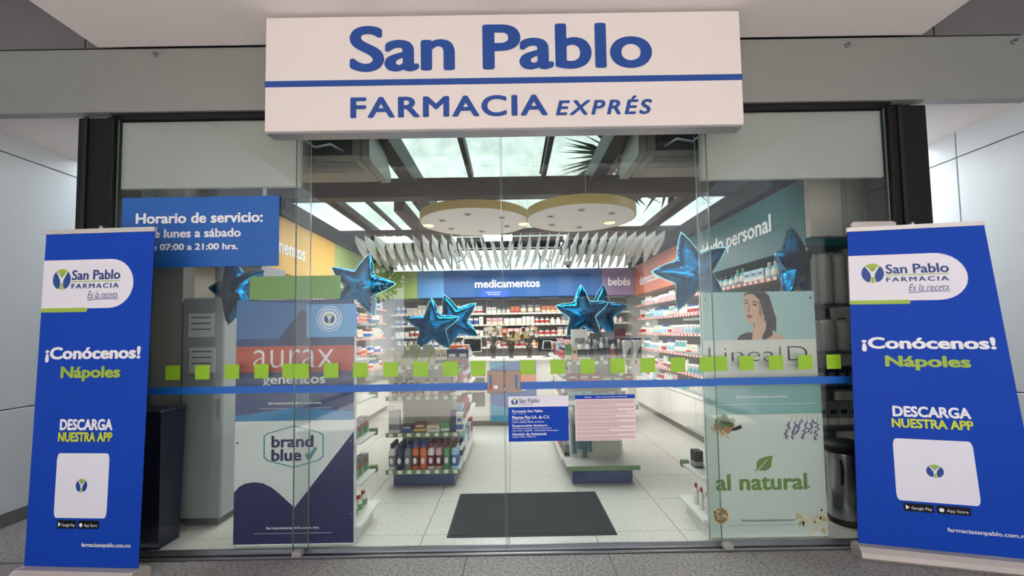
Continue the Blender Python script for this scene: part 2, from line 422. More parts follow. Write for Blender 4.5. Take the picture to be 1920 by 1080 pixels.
# threshold
th = empty('door_track', (0, 0, 0), label='brushed metal floor track under the glass doors and panes', cat='door track')
pbox('rail', ALU, th, -2.67, 2.585, -0.03, 0.085, 0, 0.012, bev=0.003)
pbox('guide_groove', BLACK, th, -2.66, 2.575, -0.009, 0.009, 0.0121, 0.0135)
pbox('ridge', ALU, th, -2.66, 2.575, 0.045, 0.055, 0.012, 0.03)
for x in (-1.39, 1.36):
    pbox('patch_fitting', mat('satin_patch_fitting', (176, 170, 164), 0.4, 0.5), th, x - 0.03, x + 0.03, -0.036, 0.012, 0.0122, 0.045, bev=0.003)
# green squares and blue stripe vinyls on the outer faces
SQ = [(-2.3, gl1), (-2.103, gl1), (-1.907, gl1), (-1.711, gl1), (-1.525, gl1), (-1.427, dl), (-1.235, dl), (-1.042, dl), (-0.844, dl), (-0.648, dl), (-0.453, dl), (-0.27, dl),
      (0.053, dr), (0.25, dr), (0.447, dr), (0.643, dr), (0.842, dr), (1.039, dr), (1.229, dr), (1.334, gl2), (1.51, gl2), (1.705, gl2), (1.9, gl2), (2.09, gl2)]
for x, p in SQ:
    y = -0.0072 if p in (dl, dr) else 0.0288
    k = 1.0 if p in (dl, dr) else 1.012
    o = MB().box(x, x + 0.096, y, y + 0.0008, 1.139, 1.234).build('green_square', LIME, p)
for p, a, b in ((gl1, -2.6, -1.43), (dl, -1.425, -0.165), (dr, 0.053, 1.334), (gl2, 1.336, 2.575)):
    y = -0.0072 if p in (dl, dr) else 0.0288
    MB().box(a, b, y, y + 0.0008, 1.043, 1.091).build('blue_stripe', STRIPE, p)
# lock plates
LOCKM = mat('rosy_satin_steel', (150, 128, 116), 0.5, 0.2, var=0.1, scale=40)
for p, a, b, sl in ((dl, -0.165, -0.058, -0.143), (dr, -0.048, 0.053, 0.025)):
    lk = MB().box(a, b, -0.016, -0.0075, 1.022, 1.167, bev=0.003).build('lock_plate', LOCKM, p)
    MB().plate(rrect(sl - 0.008, sl + 0.008, 1.052, 1.142, 0.0075, 3), (0, -0.0161, 0), FX, FZ, 0.0005).build('pull_slot', mat('slot_blue', (38, 96, 158), 0.4), lk)
    if p is dl:
        MB().tube([(-0.108, -0.016, 1.063), (-0.108, -0.032, 1.063)], 0.015, 12).build('lock_cylinder', ALU, lk)
        MB().plate(rrect(sl - 0.013, sl + 0.010, 1.046, 1.068, 0.008, 3), (0, -0.0168, 0), FX, FZ, 0.0005).build('red_sticker', REDP, lk)
    else:
        MB().tube([(0.034, -0.016, 1.056), (0.042, -0.03, 1.050)], 0.006, 6).build('latch_tip', mat('worn_latch', (196, 150, 120), 0.4), lk)

# notices on the right door
n1 = pbox('notice_board', BANB, None, -0.03, 0.361, -0.0115, -0.0085, 0.708, 1.0)
tag(n1, 'blue notice with white logo header taped to the door, left of the pink one', 'notice')
o = MB().box(-0.03, 0.361, -0.0121, -0.0115, 0.93, 1.0).build('header', BANW, n1)
O = (0, -0.0122, 0)
emblem(n1, O, FX, FZ, (0.012, 0.965), 0.022)
text('San Pablo', (0.042, 0.172, 0.956, 0.986), O, FX, FZ, NAVT, n1, 0.01)
text('FARMACIA', (0.042, 0.13, 0.941, 0.950), O, FX, FZ, NAVT, n1)
O = (0, -0.0116, 0)
for s, x1, z0, z1, b in (('Farmacia San Pablo', .20, .896, .912, .03), ('Seguro Mapuses', .09, .884, .892, 0), ('Pharma Plus S.A. de C.V.', .245, .854, .874, .03), ('Horario de servicio:', .115, .843, .851, 0),
                     ('Lunes a sábado 07:00 a 21:00 hrs.', .21, .829, .839, .01), ('Responsable Sanitario', .23, .800, .817, .03), ('QFB Stephanie Patricia Sandoval Gonzalez', .255, .788, .797, .01),
                     ('Ced. Prof. 11263575 - Universidad Veracruzana', .30, .774, .783, .01), ('Horario de Asistencia', .222, .748, .765, .03), ('Lunes 11:00 a 18:00 hrs.', .155, .735, .744, .01)):
    text(s, (-0.006, x1 - 0.006, z0, z1), O, FX, FZ, LETW, n1, b)
n2 = pbox('notice_board', mat('pink_paper', (228, 208, 208), 0.6), None, 0.405, 0.796, -0.0115, -0.0085, 0.706, 1.0)
tag(n2, 'pale pink notice of small print with blue header, taped to the right door', 'notice')
o = MB().box(0.405, 0.796, -0.0121, -0.0115, 0.974, 1.0).build('header', BANB, n2)
text('Aviso', (0.468, 0.512, 0.982, 0.991), (0, -0.0122, 0), FX, FZ, LETW, n2, 0.02)
text('Aviso de privacidad simplificado', (0.54, 0.745, 0.982, 0.991), (0, -0.0122, 0), FX, FZ, LETW, n2, 0.01)
GRT = mat('small_print', (190, 164, 164), 0.7, var=0.35, scale=300)
m = MB(); z = 0.966
for blk in (4, 3, 2, 2, 3, 4, 2, 3, 3):
    for i in range(blk):
        m.box(0.412, 0.789 if i < blk - 1 else 0.6 + 0.15 * R.random(), -0.0120, -0.0116, z - 0.006, z); z -= 0.0087
    z -= 0.004
    if z < 0.725: break
m.build('small_print', GRT, n2)

# service hours sign
hs = pbox('hours_sign', HOURB, None, -2.612, -1.553, 0.018, 0.0245, 1.888, 2.366, bev=0.002)
tag(hs, 'blue service hours sign with white text on the upper left glass', 'sign')
O = (0, 0.0178, 0)
text('Horario de servicio:', (-2.515, -1.66, 2.185, 2.258), O, FX, FZ, LETW, hs, 0.035)
text('De lunes a sábado', (-2.455, -1.807, 2.088, 2.148), O, FX, FZ, LETW, hs, 0.03)
text('De 07:00 a 21:00 hrs.', (-2.455, -1.824, 2.003, 2.048), O, FX, FZ, LETW, hs, 0.035)

# white access box on the right glass
ab = empty('access_box', (2.45, 0.02, 2.03), label='white plastic access box high on the right glass above the banner', cat='control box')
pbox('case', SIGNW, ab, 2.29, 2.585, -0.012, 0.026, 2.03, 2.118, bev=0.012)
pbox('button', BLACK, ab, 2.435, 2.455, -0.0155, -0.0115, 2.066, 2.076)
pbox('grille', SHELFB, ab, 2.37, 2.51, -0.0135, -0.0115, 2.098, 2.102)

# ================================================================== main sign
sg = empty('shop_sign', (0, -0.27, 2.65), label='large white box sign lettered San Pablo Farmacia Exprés above the doors', cat='sign')
pbox('sign_box', SIGNW, sg, -1.462, 1.418, -0.32, -0.215, 2.642, 3.352, bev=0.004)
pbox('bottom_edge', ALU, sg, -1.455, 1.411, -0.312, -0.222, 2.632, 2.642)
for x in (-1.0, 0.0, 1.0):
    pbox('wall_bracket', ALU, sg, x - 0.03, x + 0.03, -0.215, -0.04, 3.1, 3.14)
O = (0, -0.3206, 0)
text('San Pablo', (-0.953, 0.878, 3.0, 3.289), O, FX, FZ, SIGNB, sg, 0.028, res=8)
MB().box(-1.4625, 1.4185, -0.3212, -0.3201, 2.915, 2.953).build('blue_line', SIGNB, sg)
text('FARMACIA', (-0.947, 0.24, 2.714, 2.845), O, FX, FZ, SIGNB, sg, 0.03, res=8, space=1.12)
text('EXPRÉS', (0.287, 0.868, 2.713, 2.829), O, FX, FZ, SIGNB, sg, 0.03, shear=0.22, res=8, space=1.25)

# ================================================================== roll-up banners
def banner(A, B, At, Bt, label, over=False):
    """A,B: base corners on the ground, At,Bt: top corners"""
    A, B, At, Bt = map(Vector, (A, B, At, Bt))
    nn = (B - A).cross(At - A); Bt.y = A.y - (nn.x * (Bt.x - A.x) + nn.z * (Bt.z - A.z)) / nn.y
    root = empty('rollup_banner', ((A + B) / 2)[:], label=label, cat='banner', group='roll-up banners beside the glass front')
    U = (B - A); W = U.length; U = U.normalized()
    V = ((At + Bt) / 2 - (A + B) / 2); H = V.length; V = V.normalized()
    N = U.cross(V).normalized()
    # bilinear grid of the print so its edges follow the leaning corners
    z0 = 0.075
    def P(u, v, n=0.0):   # u,v in 0..1 from top-left, v down
        t = z0 / H + (1 - z0 / H) * (1 - v)
        a = A.lerp(B, u); b = At.lerp(Bt, u)
        return a.lerp(b, t) + N * n
    L = root.location
    def quadmesh(polys, nm, mts, n0, th=0.0006):
        m = MB()
        for mi, poly in polys:
            k = len(m.v); c = len(poly)
            for n_ in (n0, n0 + th):
                for u, v in poly: m.v.append(tuple(P(u, v, n_)))
            area2 = sum(poly[i][0] * poly[(i + 1) % c][1] - poly[(i + 1) % c][0] * poly[i][1] for i in range(c))
            idx = list(range(c)) if area2 < 0 else list(reversed(range(c)))
            m.f.append([k + c + i for i in idx]); m.m.append(mi); m.sm.append(False)
            for i in range(c):
                j = (i + 1) % c; m.f.append([k + i, k + j, k + c + j, k + c + i]); m.m.append(mi); m.sm.append(False)
        return m.build(nm, mts, root)
    fab = MB()
    for (n_, mi) in ((0.0, 0), (-0.004, 1)):
        k = len(fab.v); nu = 8
        for i in range(nu + 1):
            for j in (0, 1): fab.v.append(tuple(P(i / nu, j, n_)))
        for i in range(nu):
            q = [k + 2 * i, k + 2 * i + 1, k + 2 * i + 3, k + 2 * i + 2]
            fab.f.append(q if mi == 0 else list(reversed(q))); fab.m.append(mi); fab.sm.append(False)
    fab.build('fabric', [BANB, BANBK], root)
    m = MB()
    def bar(u0, u1, va, vb, n0, n1, mt, nm, rad=0):
        mm = MB(); vs = [P(u0, vb, n0), P(u1, vb, n0), P(u1, vb, n1), P(u0, vb, n1), P(u0, va, n0), P(u1, va, n0), P(u1, va, n1), P(u0, va, n1)]
        mm.add(vs, [(0, 3, 2, 1), (4, 5, 6, 7), (0, 1, 5, 4), (1, 2, 6, 5), (2, 3, 7, 6), (3, 0, 4, 7)]); return mm.build(nm, mt, root)
    bar(-0.004, 1.004, -0.013, 0.001, -0.012, 0.008, mat('banner_rail', (200, 194, 190), 0.35, 0.4), 'top_rail')
    pole = MB().tube([tuple(P(0.5, -0.012, -0.02)), tuple((A + B) / 2 - N * 0.03)], 0.011, 8); pole.build('pole', BLACK, root)
    MB().tube([tuple(P(0.5, -0.006, -0.008)), tuple(P(0.5, -0.022, -0.008))], 0.013, 10).build('pole_clip', ALU, root)
    # base cassette, rounded section along the base line
    cs = MB(); prof = [(-0.065, 0.0), (0.055, 0.0), (0.075, 0.02), (0.07, 0.05), (0.04, 0.072), (-0.04, 0.072), (-0.07, 0.05), (-0.075, 0.015)]
    Nh = Vector((N.x, N.y, 0)).normalized(); k = 0
    for e in (A - U * 0.012, B + U * 0.012):
        for a, b in prof: cs.v.append(tuple(e + Nh * a + Vector((0, 0, b))))
    n = len(prof)
    cs.f = [[i, (i + 1) % n, n + (i + 1) % n, n + i] for i in range(n)] + [list(reversed(range(n))), list(range(n, 2 * n))]
    cs.m = [0] * len(cs.f); cs.sm = [False] * len(cs.f)
    cs.build('base_cassette', mat('banner_base', (196, 184, 176), 0.4, 0.3), root)
    # white capsule with logo
    asp = W / H
    cap = [(0.0, 0.082), (0.0, 0.232)] + [(0.62 + 0.21 * math.cos(math.radians(a)), 0.157 - 0.075 * math.sin(math.radians(a))) for a in range(-90, 91, 12)]
    quadmesh([(0, cap)], 'logo_capsule', BANW, 0.0004)
    quadmesh([(0, [(0, .230), (0, .243)] + [(0.41 + 0.015 * math.cos(math.radians(a)), .2365 - .0065 * math.sin(math.radians(a))) for a in range(-90, 91, 30)])], 'green_bar', OLIVE, 0.0012)
    cx, cy, rx, ry = 0.175, 0.142, 0.082, 0.0325
    def cc(l): return [(cx + x * rx, cy - y * ry) for x, y in l]
    left = [(math.cos(math.radians(a)), math.sin(math.radians(a))) for a in range(133, 250, 9)] + [(-0.26, -0.86), (-0.16, -0.4), (-0.2, -0.05), (-0.42, 0.35)]
    def emb(c, r_):
        def cc(l): return [(c[0] + x * r_[0], c[1] - y * r_[1]) for x, y in l]
        topw = [(math.cos(math.radians(a)), math.sin(math.radians(a))) for a in range(50, 131, 8)] + [(-0.4, 0.6), (-0.1, 0.2), (0.1, 0.2), (0.4, 0.6)]
        quadmesh([(0, cc(left)), (0, cc([(-x, y) for x, y in reversed(left)])), (1, cc(topw)), (1, cc([(-0.18, -0.97), (0.18, -0.97), (0.1, -0.35), (-0.1, -0.35)])),
                  (2, cc(arc(0, 0.5, 0.16, 0.16, 0, 345, 12)))], 'emblem', [SIGNB, OLIVE, BANW], 0.0014)
    emb((cx, cy), (rx, ry))
    quadmesh([(0, [(0.265, .148), (0.265, .1505), (0.71, .1505), (0.71, .148)])], 'logo_line', OLIVE, 0.0014)
    quadmesh([(0, [(0.42, .2065), (0.42, .2085), (0.55, .2045), (0.70, .2065), (0.70, .205), (0.55, .2025)])], 'underline', NAVT, 0.0014)
    def T(s, u0, u1, va, vb, mt, bold=0.0, shear=0.0, res=3, space=1.0):
        me = glyphs(s, bold, shear, res, space)
        xs = [v.co.x for v in me.vertices]; ys = [v.co.y for v in me.vertices]; a0, a1, b0, b1 = min(xs), max(xs), min(ys), max(ys)
        for v in me.vertices:
            u = u0 + (v.co.x - a0) / (a1 - a0) * (u1 - u0); w = vb + (v.co.y - b0) / (b1 - b0) * (va - vb)
            v.co = P(u, w, 0.0022 + v.co.z * 0.02) - L
        emit_words(me, xs, mt, root)
    T('San Pablo', .27, .71, .114, .145, NAVT, 0.02)
    T('FARMACIA', .27, .70, .156, .171, NAVT, 0.015, space=1.3)
    T('Es la receta.', .42, .70, .180, .202, NAVT, -0.005, 0.35)
    T('¡Conócenos!', .07, .93, .349, .396, LETW, 0.045)
    T('Nápoles', .22, .76, .408, .454, OLIVE, 0.045)
    T('DESCARGA', .245, .715, .566, .600, LETW, 0.045)
    T('NUESTRA APP', .235, .72, .605, .634, YELG, 0.04)
    quadmesh([(0, rrect(.235, .70, .668, .858, .022))], 'white_card', BANW, 0.0004)
    emb((.4675, .763), (.05, .02))
    quadmesh([(0, rrect(.27, .44, .865, .889, .006))], 'store_badge', BLACK, 0.0004)
    quadmesh([(0, rrect(.455, .64, .865, .889, .006))], 'store_badge', BLACK, 0.0004)
    T('Google Play', .315, .43, .874, .885, LETW, 0.0); T('App Store', .51, .625, .874, .885, LETW, 0.0)
    quadmesh([(0, [(.283, .870), (.283, .884), (.305, .877)])], 'badge_icon', LETW, 0.0014)
    quadmesh([(0, arc(.482, .878, .014, .006, 0, 330, 10))], 'badge_icon', LETW, 0.0014)
    T('farmaciasanpablo.com.mx', .50, .93, .928, .944, LETW, 0.01)
    return root
banner((-2.93, -0.20, 0), (-2.205, -0.25, 0), (-2.874, -0.20, 2.07), (-2.161, -0.249, 2.068), 'blue roll-up banner left of the shop front, before the hours sign')
banner((2.13, -0.10, 0), (3.02, -0.35, 0), (2.199, -0.07, 2.035), (2.88, -0.262, 2.02), 'blue roll-up banner right of the shop front, before the steel bin')

# ================================================================== SETTING: shop interior
fi = empty('floor', (0, 0, 0), kind='structure')
pbox('screed', GROUT, fi, -2.8, 2.82, 0.085, 5.9, -0.06, -0.004)
TXs = [-2.8] + [round(-2.44 + 0.6 * i, 3) for i in range(9)] + [2.82]
TYs = [0.086] + [round(0.27 + 0.575 * j, 3) for j in range(10)] + [5.9]
tcache = {}
for i in range(len(TXs) - 1):
    for j in range(len(TYs) - 1):
        w = round(TXs[i + 1] - TXs[i], 3); h = round(TYs[j + 1] - TYs[j], 3)
        if w < 0.03 or h < 0.03: continue
        if (w, h) not in tcache: tcache[(w, h)] = MB().box(0.0025, w - 0.0025, 0.0025, h - 0.0025, -0.03, 0, bev=0.0015).mesh('floor_tile', TILEM)
        o = bpy.data.objects.new('floor_tile', tcache[(w, h)]); COL.objects.link(o); o.location = (TXs[i], TYs[j], 0); o.parent = fi
sbox('wall_shop_left', INW, -2.86, -2.80, 0.5, 5.9, 0, 3.0)
sbox('wall_shop_right', INW, 2.82, 2.88, 0.5, 5.9, 0, 3.0)
sbox('wall_back', INW, -2.86, 2.88, 5.9, 5.98, 0, 2.64)
sbox('trim_back_left', INW, -2.86, -2.42, 5.9, 5.98, 2.64, 3.0)
sbox('trim_back_right', INW, 2.42, 2.88, 5.9, 5.98, 2.64, 3.0)
# corner piers just inside the glass
sbox('wall_pier_left', mat('pier_grey', (168, 162, 156), 0.6), -2.79, -2.56, 0.5, 0.62, 0, 2.88)
sbox('wall_niche_left', mat('niche_grey', (150, 150, 158), 0.6), -2.56, -2.16, 0.86, 0.92, 0, 2.88)
sbox('wall_niche_side', mat('niche_grey', (150, 150, 158), 0.6), -2.20, -2.16, 0.92, 1.25, 0, 2.04)
sbox('wall_pier_right', mat('pier_grey', (168, 162, 156), 0.6), 2.37, 2.80, 0.5, 0.56, 2.13, 2.88)
pb = sbox('trim_pier_right', mat('pier_grey2', (140, 138, 132), 0.6), 2.62, 2.66, 0.488, 0.5, 2.13, 2.6)

# roof: dark steel, glass panes and the opaque rear part
rf = empty('ceiling', (0, 0, 3.0), kind='structure')
for a, b in ((-1.12, -0.98), (0.86, 0.99)): MB().box(a, b, 0.1, 3.3, 3.0, 3.2).build('roof_beam', STEEL, rf)
for a, b in ((-2.2, -2.08), (2.12, 2.28)): MB().box(a, b, 1.8, 5.8, 3.0, 3.09).build('roof_beam', STEEL, rf)
MB().box(-1.42, -1.30, 2.35, 5.8, 2.92, 3.06).build('roof_beam', STEEL, rf)
for x in (-0.4, 0.36): MB().box(x - 0.022, x + 0.022, 0.1, 1.66, 3.02, 3.12).box(x - 0.035, x - 0.022, 0.1, 1.66, 3.10, 3.12).build('mullion', BLACK, rf)
for x in (-1.78, -1.2, 1.5): MB().box(x - 0.02, x + 0.02, 1.8, 4.2, 3.06, 3.12).build('mullion', BLACK, rf)
MB().box(-2.8, 2.82, 1.64, 1.80, 2.87, 3.07).build('cross_beam', STEEL, rf)
MB().box(-2.8, 2.82, 3.30, 3.36, 2.86, 2.925).build('cross_beam', STEEL, rf)
MB().box(-2.8, 2.82, 0.09, 0.16, 2.93, 3.2).build('cross_beam', STEEL, rf)
for s in (-1, 1):
    a, b = (2.36, 2.80)
    xx = (-b, -a) if s < 0 else (a, b)
    MB().box(xx[0], xx[1], 0.62, 5.8, 2.74, 2.86).build('edge_beam', STEEL, rf)
    MB().box(min(s * 2.33, s * 2.36), max(s * 2.33, s * 2.36), 0.9, 5.3, 2.66, 2.80).build('edge_channel', STEEL, rf)
for k, (x0, x1) in enumerate(((-2.8, -1.05), (-1.05, -0.4), (-0.4, 0.36), (0.36, 0.925), (0.925, 2.82))):
    MB().box(x0, x1, 0.1, 1.72, 3.215, 3.225).build('roof_pane', GLASSR, rf)
for k, (x0, x1) in enumerate(((-2.8, -1.78), (-1.78, -1.2), (-1.2, 0.925), (0.925, 2.82))):
    MB().box(x0, x1, 1.73, 4.2, 3.215, 3.225).build('roof_pane', GLASSR, rf)
DK = mat('dark_roof_lining', (52, 50, 52), 0.8)
MB().box(-2.8, -1.0, 4.2, 5.98, 3.0, 3.1).build('roof_lining', DK, rf)
MB().box(1.0, 2.82, 4.2, 5.98, 3.0, 3.1).build('roof_lining', DK, rf)
MB().box(-1.0, 1.0, 4.2, 5.98, 3.215, 3.225).build('roof_pane', GLASSR, rf)
for y in (4.5, 5.1, 5.6): MB().box(-1.0, 1.0, y, y + 0.06, 3.1, 3.2).build('mullion', STEEL, rf)

# clerestory above the back signs
cw = empty('window_back', (0, 5.9, 2.64), kind='structure')
for i in range(8):
    x0 = -2.42 + i * 0.605
    MB().box(x0 + 0.012, x0 + 0.593, 5.93, 5.94, 2.64, 3.0).build('pane', GLASSR, cw)
    MB().box(x0 - 0.012, x0 + 0.012, 5.90, 5.96, 2.64, 3.0).build('mullion', mat('pale_mullion', (190, 200, 205), 0.5), cw)

# hanging baffles
bf = empty('baffle_ceiling', (0, 4.3, 2.9), label='rows of white curved blade baffles hanging below the dark rear ceiling', cat='baffle ceiling')
BAF = mat('baffle_white', (232, 230, 226), 0.5, var=0.03)
def blade(h):
    prof = [(0.0, 0.0), (0.02, -0.10), (0.08, -0.2), (0.18, -h), (0.30, -h + 0.01), (0.42, -0.24), (0.5, -0.1), (0.52, 0.0)]
    m = MB(); k = 0; n = len(prof); t = 0.004
    for side in (-t, t):
        for y, z in prof:
            m.v.append((0.10 * math.sin(PI * y / 0.52) * (-z / h) - 0.02 + side, y, z))
    m.f = [[i for i in range(n)], [n + i for i in reversed(range(n))]] + [[i, n + i, n + (i + 1) % n, (i + 1) % n] for i in range(n)]
    m.m = [0] * len(m.f); m.sm = [False] * len(m.f)
    return m.mesh('baffle', BAF)
b1 = blade(0.33)
for r, y0 in enumerate((3.42, 4.0, 4.58)):
    for i in range(33):
        x = -2.27 + i * 0.142 + (0.03 if r % 2 else 0)
        o = bpy.data.objects.new('baffle', b1); COL.objects.link(o); o.parent = bf
        o.location = (x, y0 - 4.3, -0.02); o.scale = (1 if x < 0 else -1, 1, 1)
for y in (3.5, 4.1, 4.7): MB().box(-2.33, 2.33, y, y + 0.03, 2.88, 2.905).build('carrier_rail', STEEL, bf)

# round ceiling discs
YRIM = mat('ochre_rim', (160, 138, 66), 0.5); DISC = mat('disc_white', (222, 220, 218), 0.5, var=0.02)
def disc(cx, cy, z, r, label):
    d = empty('ceiling_disc', (cx, cy, z), label=label, cat='ceiling disc')
    n = 64
    m = MB().lathe([(r - 0.012, 0.0), (r - 0.012, 0.085)], seg=n); m.build('disc_body', DISC, d, world=False)
    m = MB(); vs = []
    for (rr, zz) in ((r - 0.011, -0.002), (r, -0.002), (r, 0.095), (r - 0.011, 0.095)):
        for i in range(n): vs.append((rr * math.cos(2 * PI * i / n), rr * math.sin(2 * PI * i / n), zz))
    fs = []
    for j in range(4):
        for i in range(n): fs.append((j * n + i, j * n + (i + 1) % n, ((j + 1) % 4) * n + (i + 1) % n, ((j + 1) % 4) * n + i))
    m.add(vs, fs, 0, False).build('rim', YRIM, d, world=False)
    for k in range(6):
        a = 2 * PI * k / 6 + 0.4
        p = (0.62 * r * math.cos(a), 0.62 * r * math.sin(a))
        sp = MB().lathe([(0.045, -0.006), (0.045, 0.0)], cx=p[0], cy=p[1], seg=16); s_ = sp.build('spotlight', SHELFB, d, world=False)
        MB().lathe([(0.024, -0.0075), (0.024, -0.0062)], cx=p[0], cy=p[1], seg=12).build('spot_lens', BLACK, s_, world=False)
    for k in range(3):
        a = 2 * PI * k / 3 + 0.5
        MB().tube([(0.7 * r * math.cos(a), 0.7 * r * math.sin(a), 0.08), (0.7 * r * math.cos(a), 0.7 * r * math.sin(a), 3.04 - z)], 0.003, 5).build('suspension_wire', ALU, d, world=False)
disc(-0.43, 2.44, 2.78, 0.68, 'round white ceiling disc with ochre rim, the left one hanging further back')
disc(0.785, 1.87, 2.66, 0.60, 'round white ceiling disc with ochre rim, the right one hanging nearer')

# suspended air conditioners
ACM = mat('ac_casing', (112, 114, 110), 0.4); ACD = mat('ac_dark_bay', (36, 40, 46), 0.6)
def ac(x0, x1, end, label):
    a = empty('air_conditioner', ((x0 + x1) / 2, 0.6, 2.75), label=label, cat='air conditioner')
    pbox('casing', ACM, a, x0 + 0.05, x1 - 0.05, 0.36, 0.88, 2.75, 2.98, bev=0.03)
    for e in (x0, x1):
        s = 1 if e == x1 else -1
        m = MB(); prof = [(0.33, 2.76), (0.36, 2.74), (0.84, 2.735), (0.90, 2.76), (0.91, 2.82), (0.80, 2.93), (0.6, 2.985), (0.33, 2.985)]
        n = len(prof); a0, a1 = sorted((e, e - s * 0.06))
        for xx in (a0, a1): m.v += [(xx, y, z) for y, z in prof]
        m.f = [[i for i in reversed(range(n))], [n + i for i in range(n)]] + [[i, (i + 1) % n, n + (i + 1) % n, n + i] for i in range(n)]
        m.m = [0] * len(m.f); m.sm = [False] * len(m.f); m.build('end_cap', ACM, a)
    pbox('rear_bay', ACD, a, x0 + 0.14, x1 - 0.14, 0.345, 0.36, 2.78, 2.97)
    pbox('intake_grille', mat('ac_grille', (104, 108, 102), 0.5), a, x0 + 0.14, x1 - 0.14, 0.40, 0.62, 2.742, 2.75)
    for k in range(8): 
        y = 0.41 + k * 0.027; pbox('louvre', ACM, a, x0 + 0.15, x1 - 0.15, y, y + 0.006, 2.739, 2.742)
    mx = x1 - 0.2 if end > 0 else x0 + 0.2
    MB().tube([(mx, 0.34, 2.8), (mx - end * 0.08, 0.3, 2.84), (mx - end * 0.2, 0.31, 2.82), (mx - end * 0.3, 0.33, 2.9)], 0.009, 6).build('refrigerant_pipe', ALU, a)
    for yy in (0.45, 0.8):
        for xx in (x0 + 0.15, x1 - 0.15): MB().tube([(xx, yy, 2.97), (xx, yy, 3.2)], 0.005, 5).build('hanger_rod', ALU, a)
ac(-2.33, -1.05, 1, 'grey suspended air conditioner above the left glass, seen from behind')
ac(0.98, 2.33, -1, 'grey suspended air conditioner above the right glass, seen from behind')

# security camera and cable bundle near the back
sc_ = empty('security_camera', (1.06, 4.95, 2.62), label='small white dome security camera under the baffles by the bebés sign', cat='camera')
MB().lathe([(0.02, 0.0), (0.07, 0.01), (0.075, 0.06), (0.06, 0.07)], seg=16).build('housing', SIGNW, sc_, world=False)
MB().lathe([(0.005, -0.045), (0.03, -0.035), (0.045, -0.01), (0.05, 0.01)], seg=14).build('dome', BLACK, sc_, world=False)
MB().tube([(0, 0, 0.07), (0, 0, 0.3)], 0.012, 6).build('stem', SIGNW, sc_, world=False)
for k, (x, s) in enumerate(((-1.02, 1), (0.72, -1))):
    cb = MB().tube([(x, 5.25, 2.62), (x, 5.25, 2.72), (x + s * 0.05, 5.2, 2.78), (x + s * 0.15, 5.1, 2.78), (x + s * 0.2, 5.05, 2.9)], 0.01, 6)
    cb.tube([(x + 0.06, 5.25, 2.62), (x + 0.05, 5.25, 2.75), (x + 0.02, 5.2, 2.9)], 0.008, 6)
    o = cb.build('cable', BLACK if k else ALU, None)
    tag(o, 'looped cables rising to the baffles from the blue sign, ' + ('right pair' if k else 'left pair'), 'cable')

# ================================================================== department signs
TEAL = mat('teal_sign', (20, 92, 98), 0.5); ORAN = mat('salmon_sign', (196, 112, 84), 0.5); AMB = mat('amber_sign', (214, 164, 72), 0.5)
GRS = mat('soft_green_sign', (150, 170, 96), 0.5); MEDB = mat('medicine_sign_blue', (8, 80, 146), 0.5); PUR = mat('lilac_sign', (138, 118, 152), 0.5)
MEDL = mat('lighter_sign_blue', (70, 136, 196), 0.5)
def wsign(x0, x1, y0, y1, z0, z1, m, label):
    o = pbox('department_sign', m, None, x0, x1, y0, y1, z0, z1, bev=0.003); return tag(o, label, 'sign')
s = wsign(2.37, 2.80, 0.57, 2.965, 2.07, 2.62, TEAL, 'teal cuidado personal sign board along the top of the right wall')
text('cuidado personal', (0, 1.62, 0, 0.215), (2.3695, 2.62, 2.24), (0, -1, 0), FZ, LETW, s, 0.03)
s = wsign(2.37, 2.80, 2.97, 5.3, 2.07, 2.62, ORAN, 'salmon dermocosmética sign board on the right wall near the back')
text('dermocosmética', (0, 1.5, 0, 0.17), (2.3695, 4.98, 2.23), (0, -1, 0), FZ, LETW, s, 0.025)
s = wsign(-2.80, -2.37, 0.93, 2.90, 2.07, 2.66, AMB, 'amber alimentos sign board along the top of the left wall')
text('alimentos', (0, 0.80, 0, 0.16), (-2.3695, 1.27, 2.27), (0, 1, 0), FZ, LETW, s, 0.03)
s = wsign(-2.80, -2.37, 2.905, 5.3, 2.07, 2.66, GRS, 'soft green sign board on the left wall near the back')
s = wsign(-2.36, -1.785, 5.3, 5.9, 2.09, 2.61, GRS, 'soft green sign board on the back wall, left of the blue one')
s = wsign(-1.78, 1.74, 5.3, 5.9, 2.09, 2.61, MEDB, 'wide blue medicamentos sign board on the back wall')
text('medicamentos', (-0.69, 0.555, 2.268, 2.425), (0, 5.2995, 0), FX, FZ, LETW, s, 0.03)
MB().box(-1.78, -1.28, 5.2985, 5.3, 2.092, 2.608).build('lighter_panel', MEDL, s)
nb = MB().box(-0.56, -0.02, 5.2985, 5.3, 2.092, 2.22).build('notice_strip', mat('strip_blue', (24, 84, 200), 0.5), s)
text('medicamentos', (-0.48, -0.2, 2.17, 2.19), (0, 5.2985, 0), FX, FZ, LETW, nb, 0.02); text('farmacia', (-0.44, -0.22, 2.13, 2.15), (0, 5.2985, 0), FX, FZ, LETW, nb, 0.02)
s = wsign(1.745, 2.365, 5.3, 5.9, 2.09, 2.61, PUR, 'lilac bebés sign board in the right back corner')
text('bebés', (1.86, 2.29, 2.27, 2.43), (0, 5.2995, 0), FX, FZ, LETW, s, 0.03)

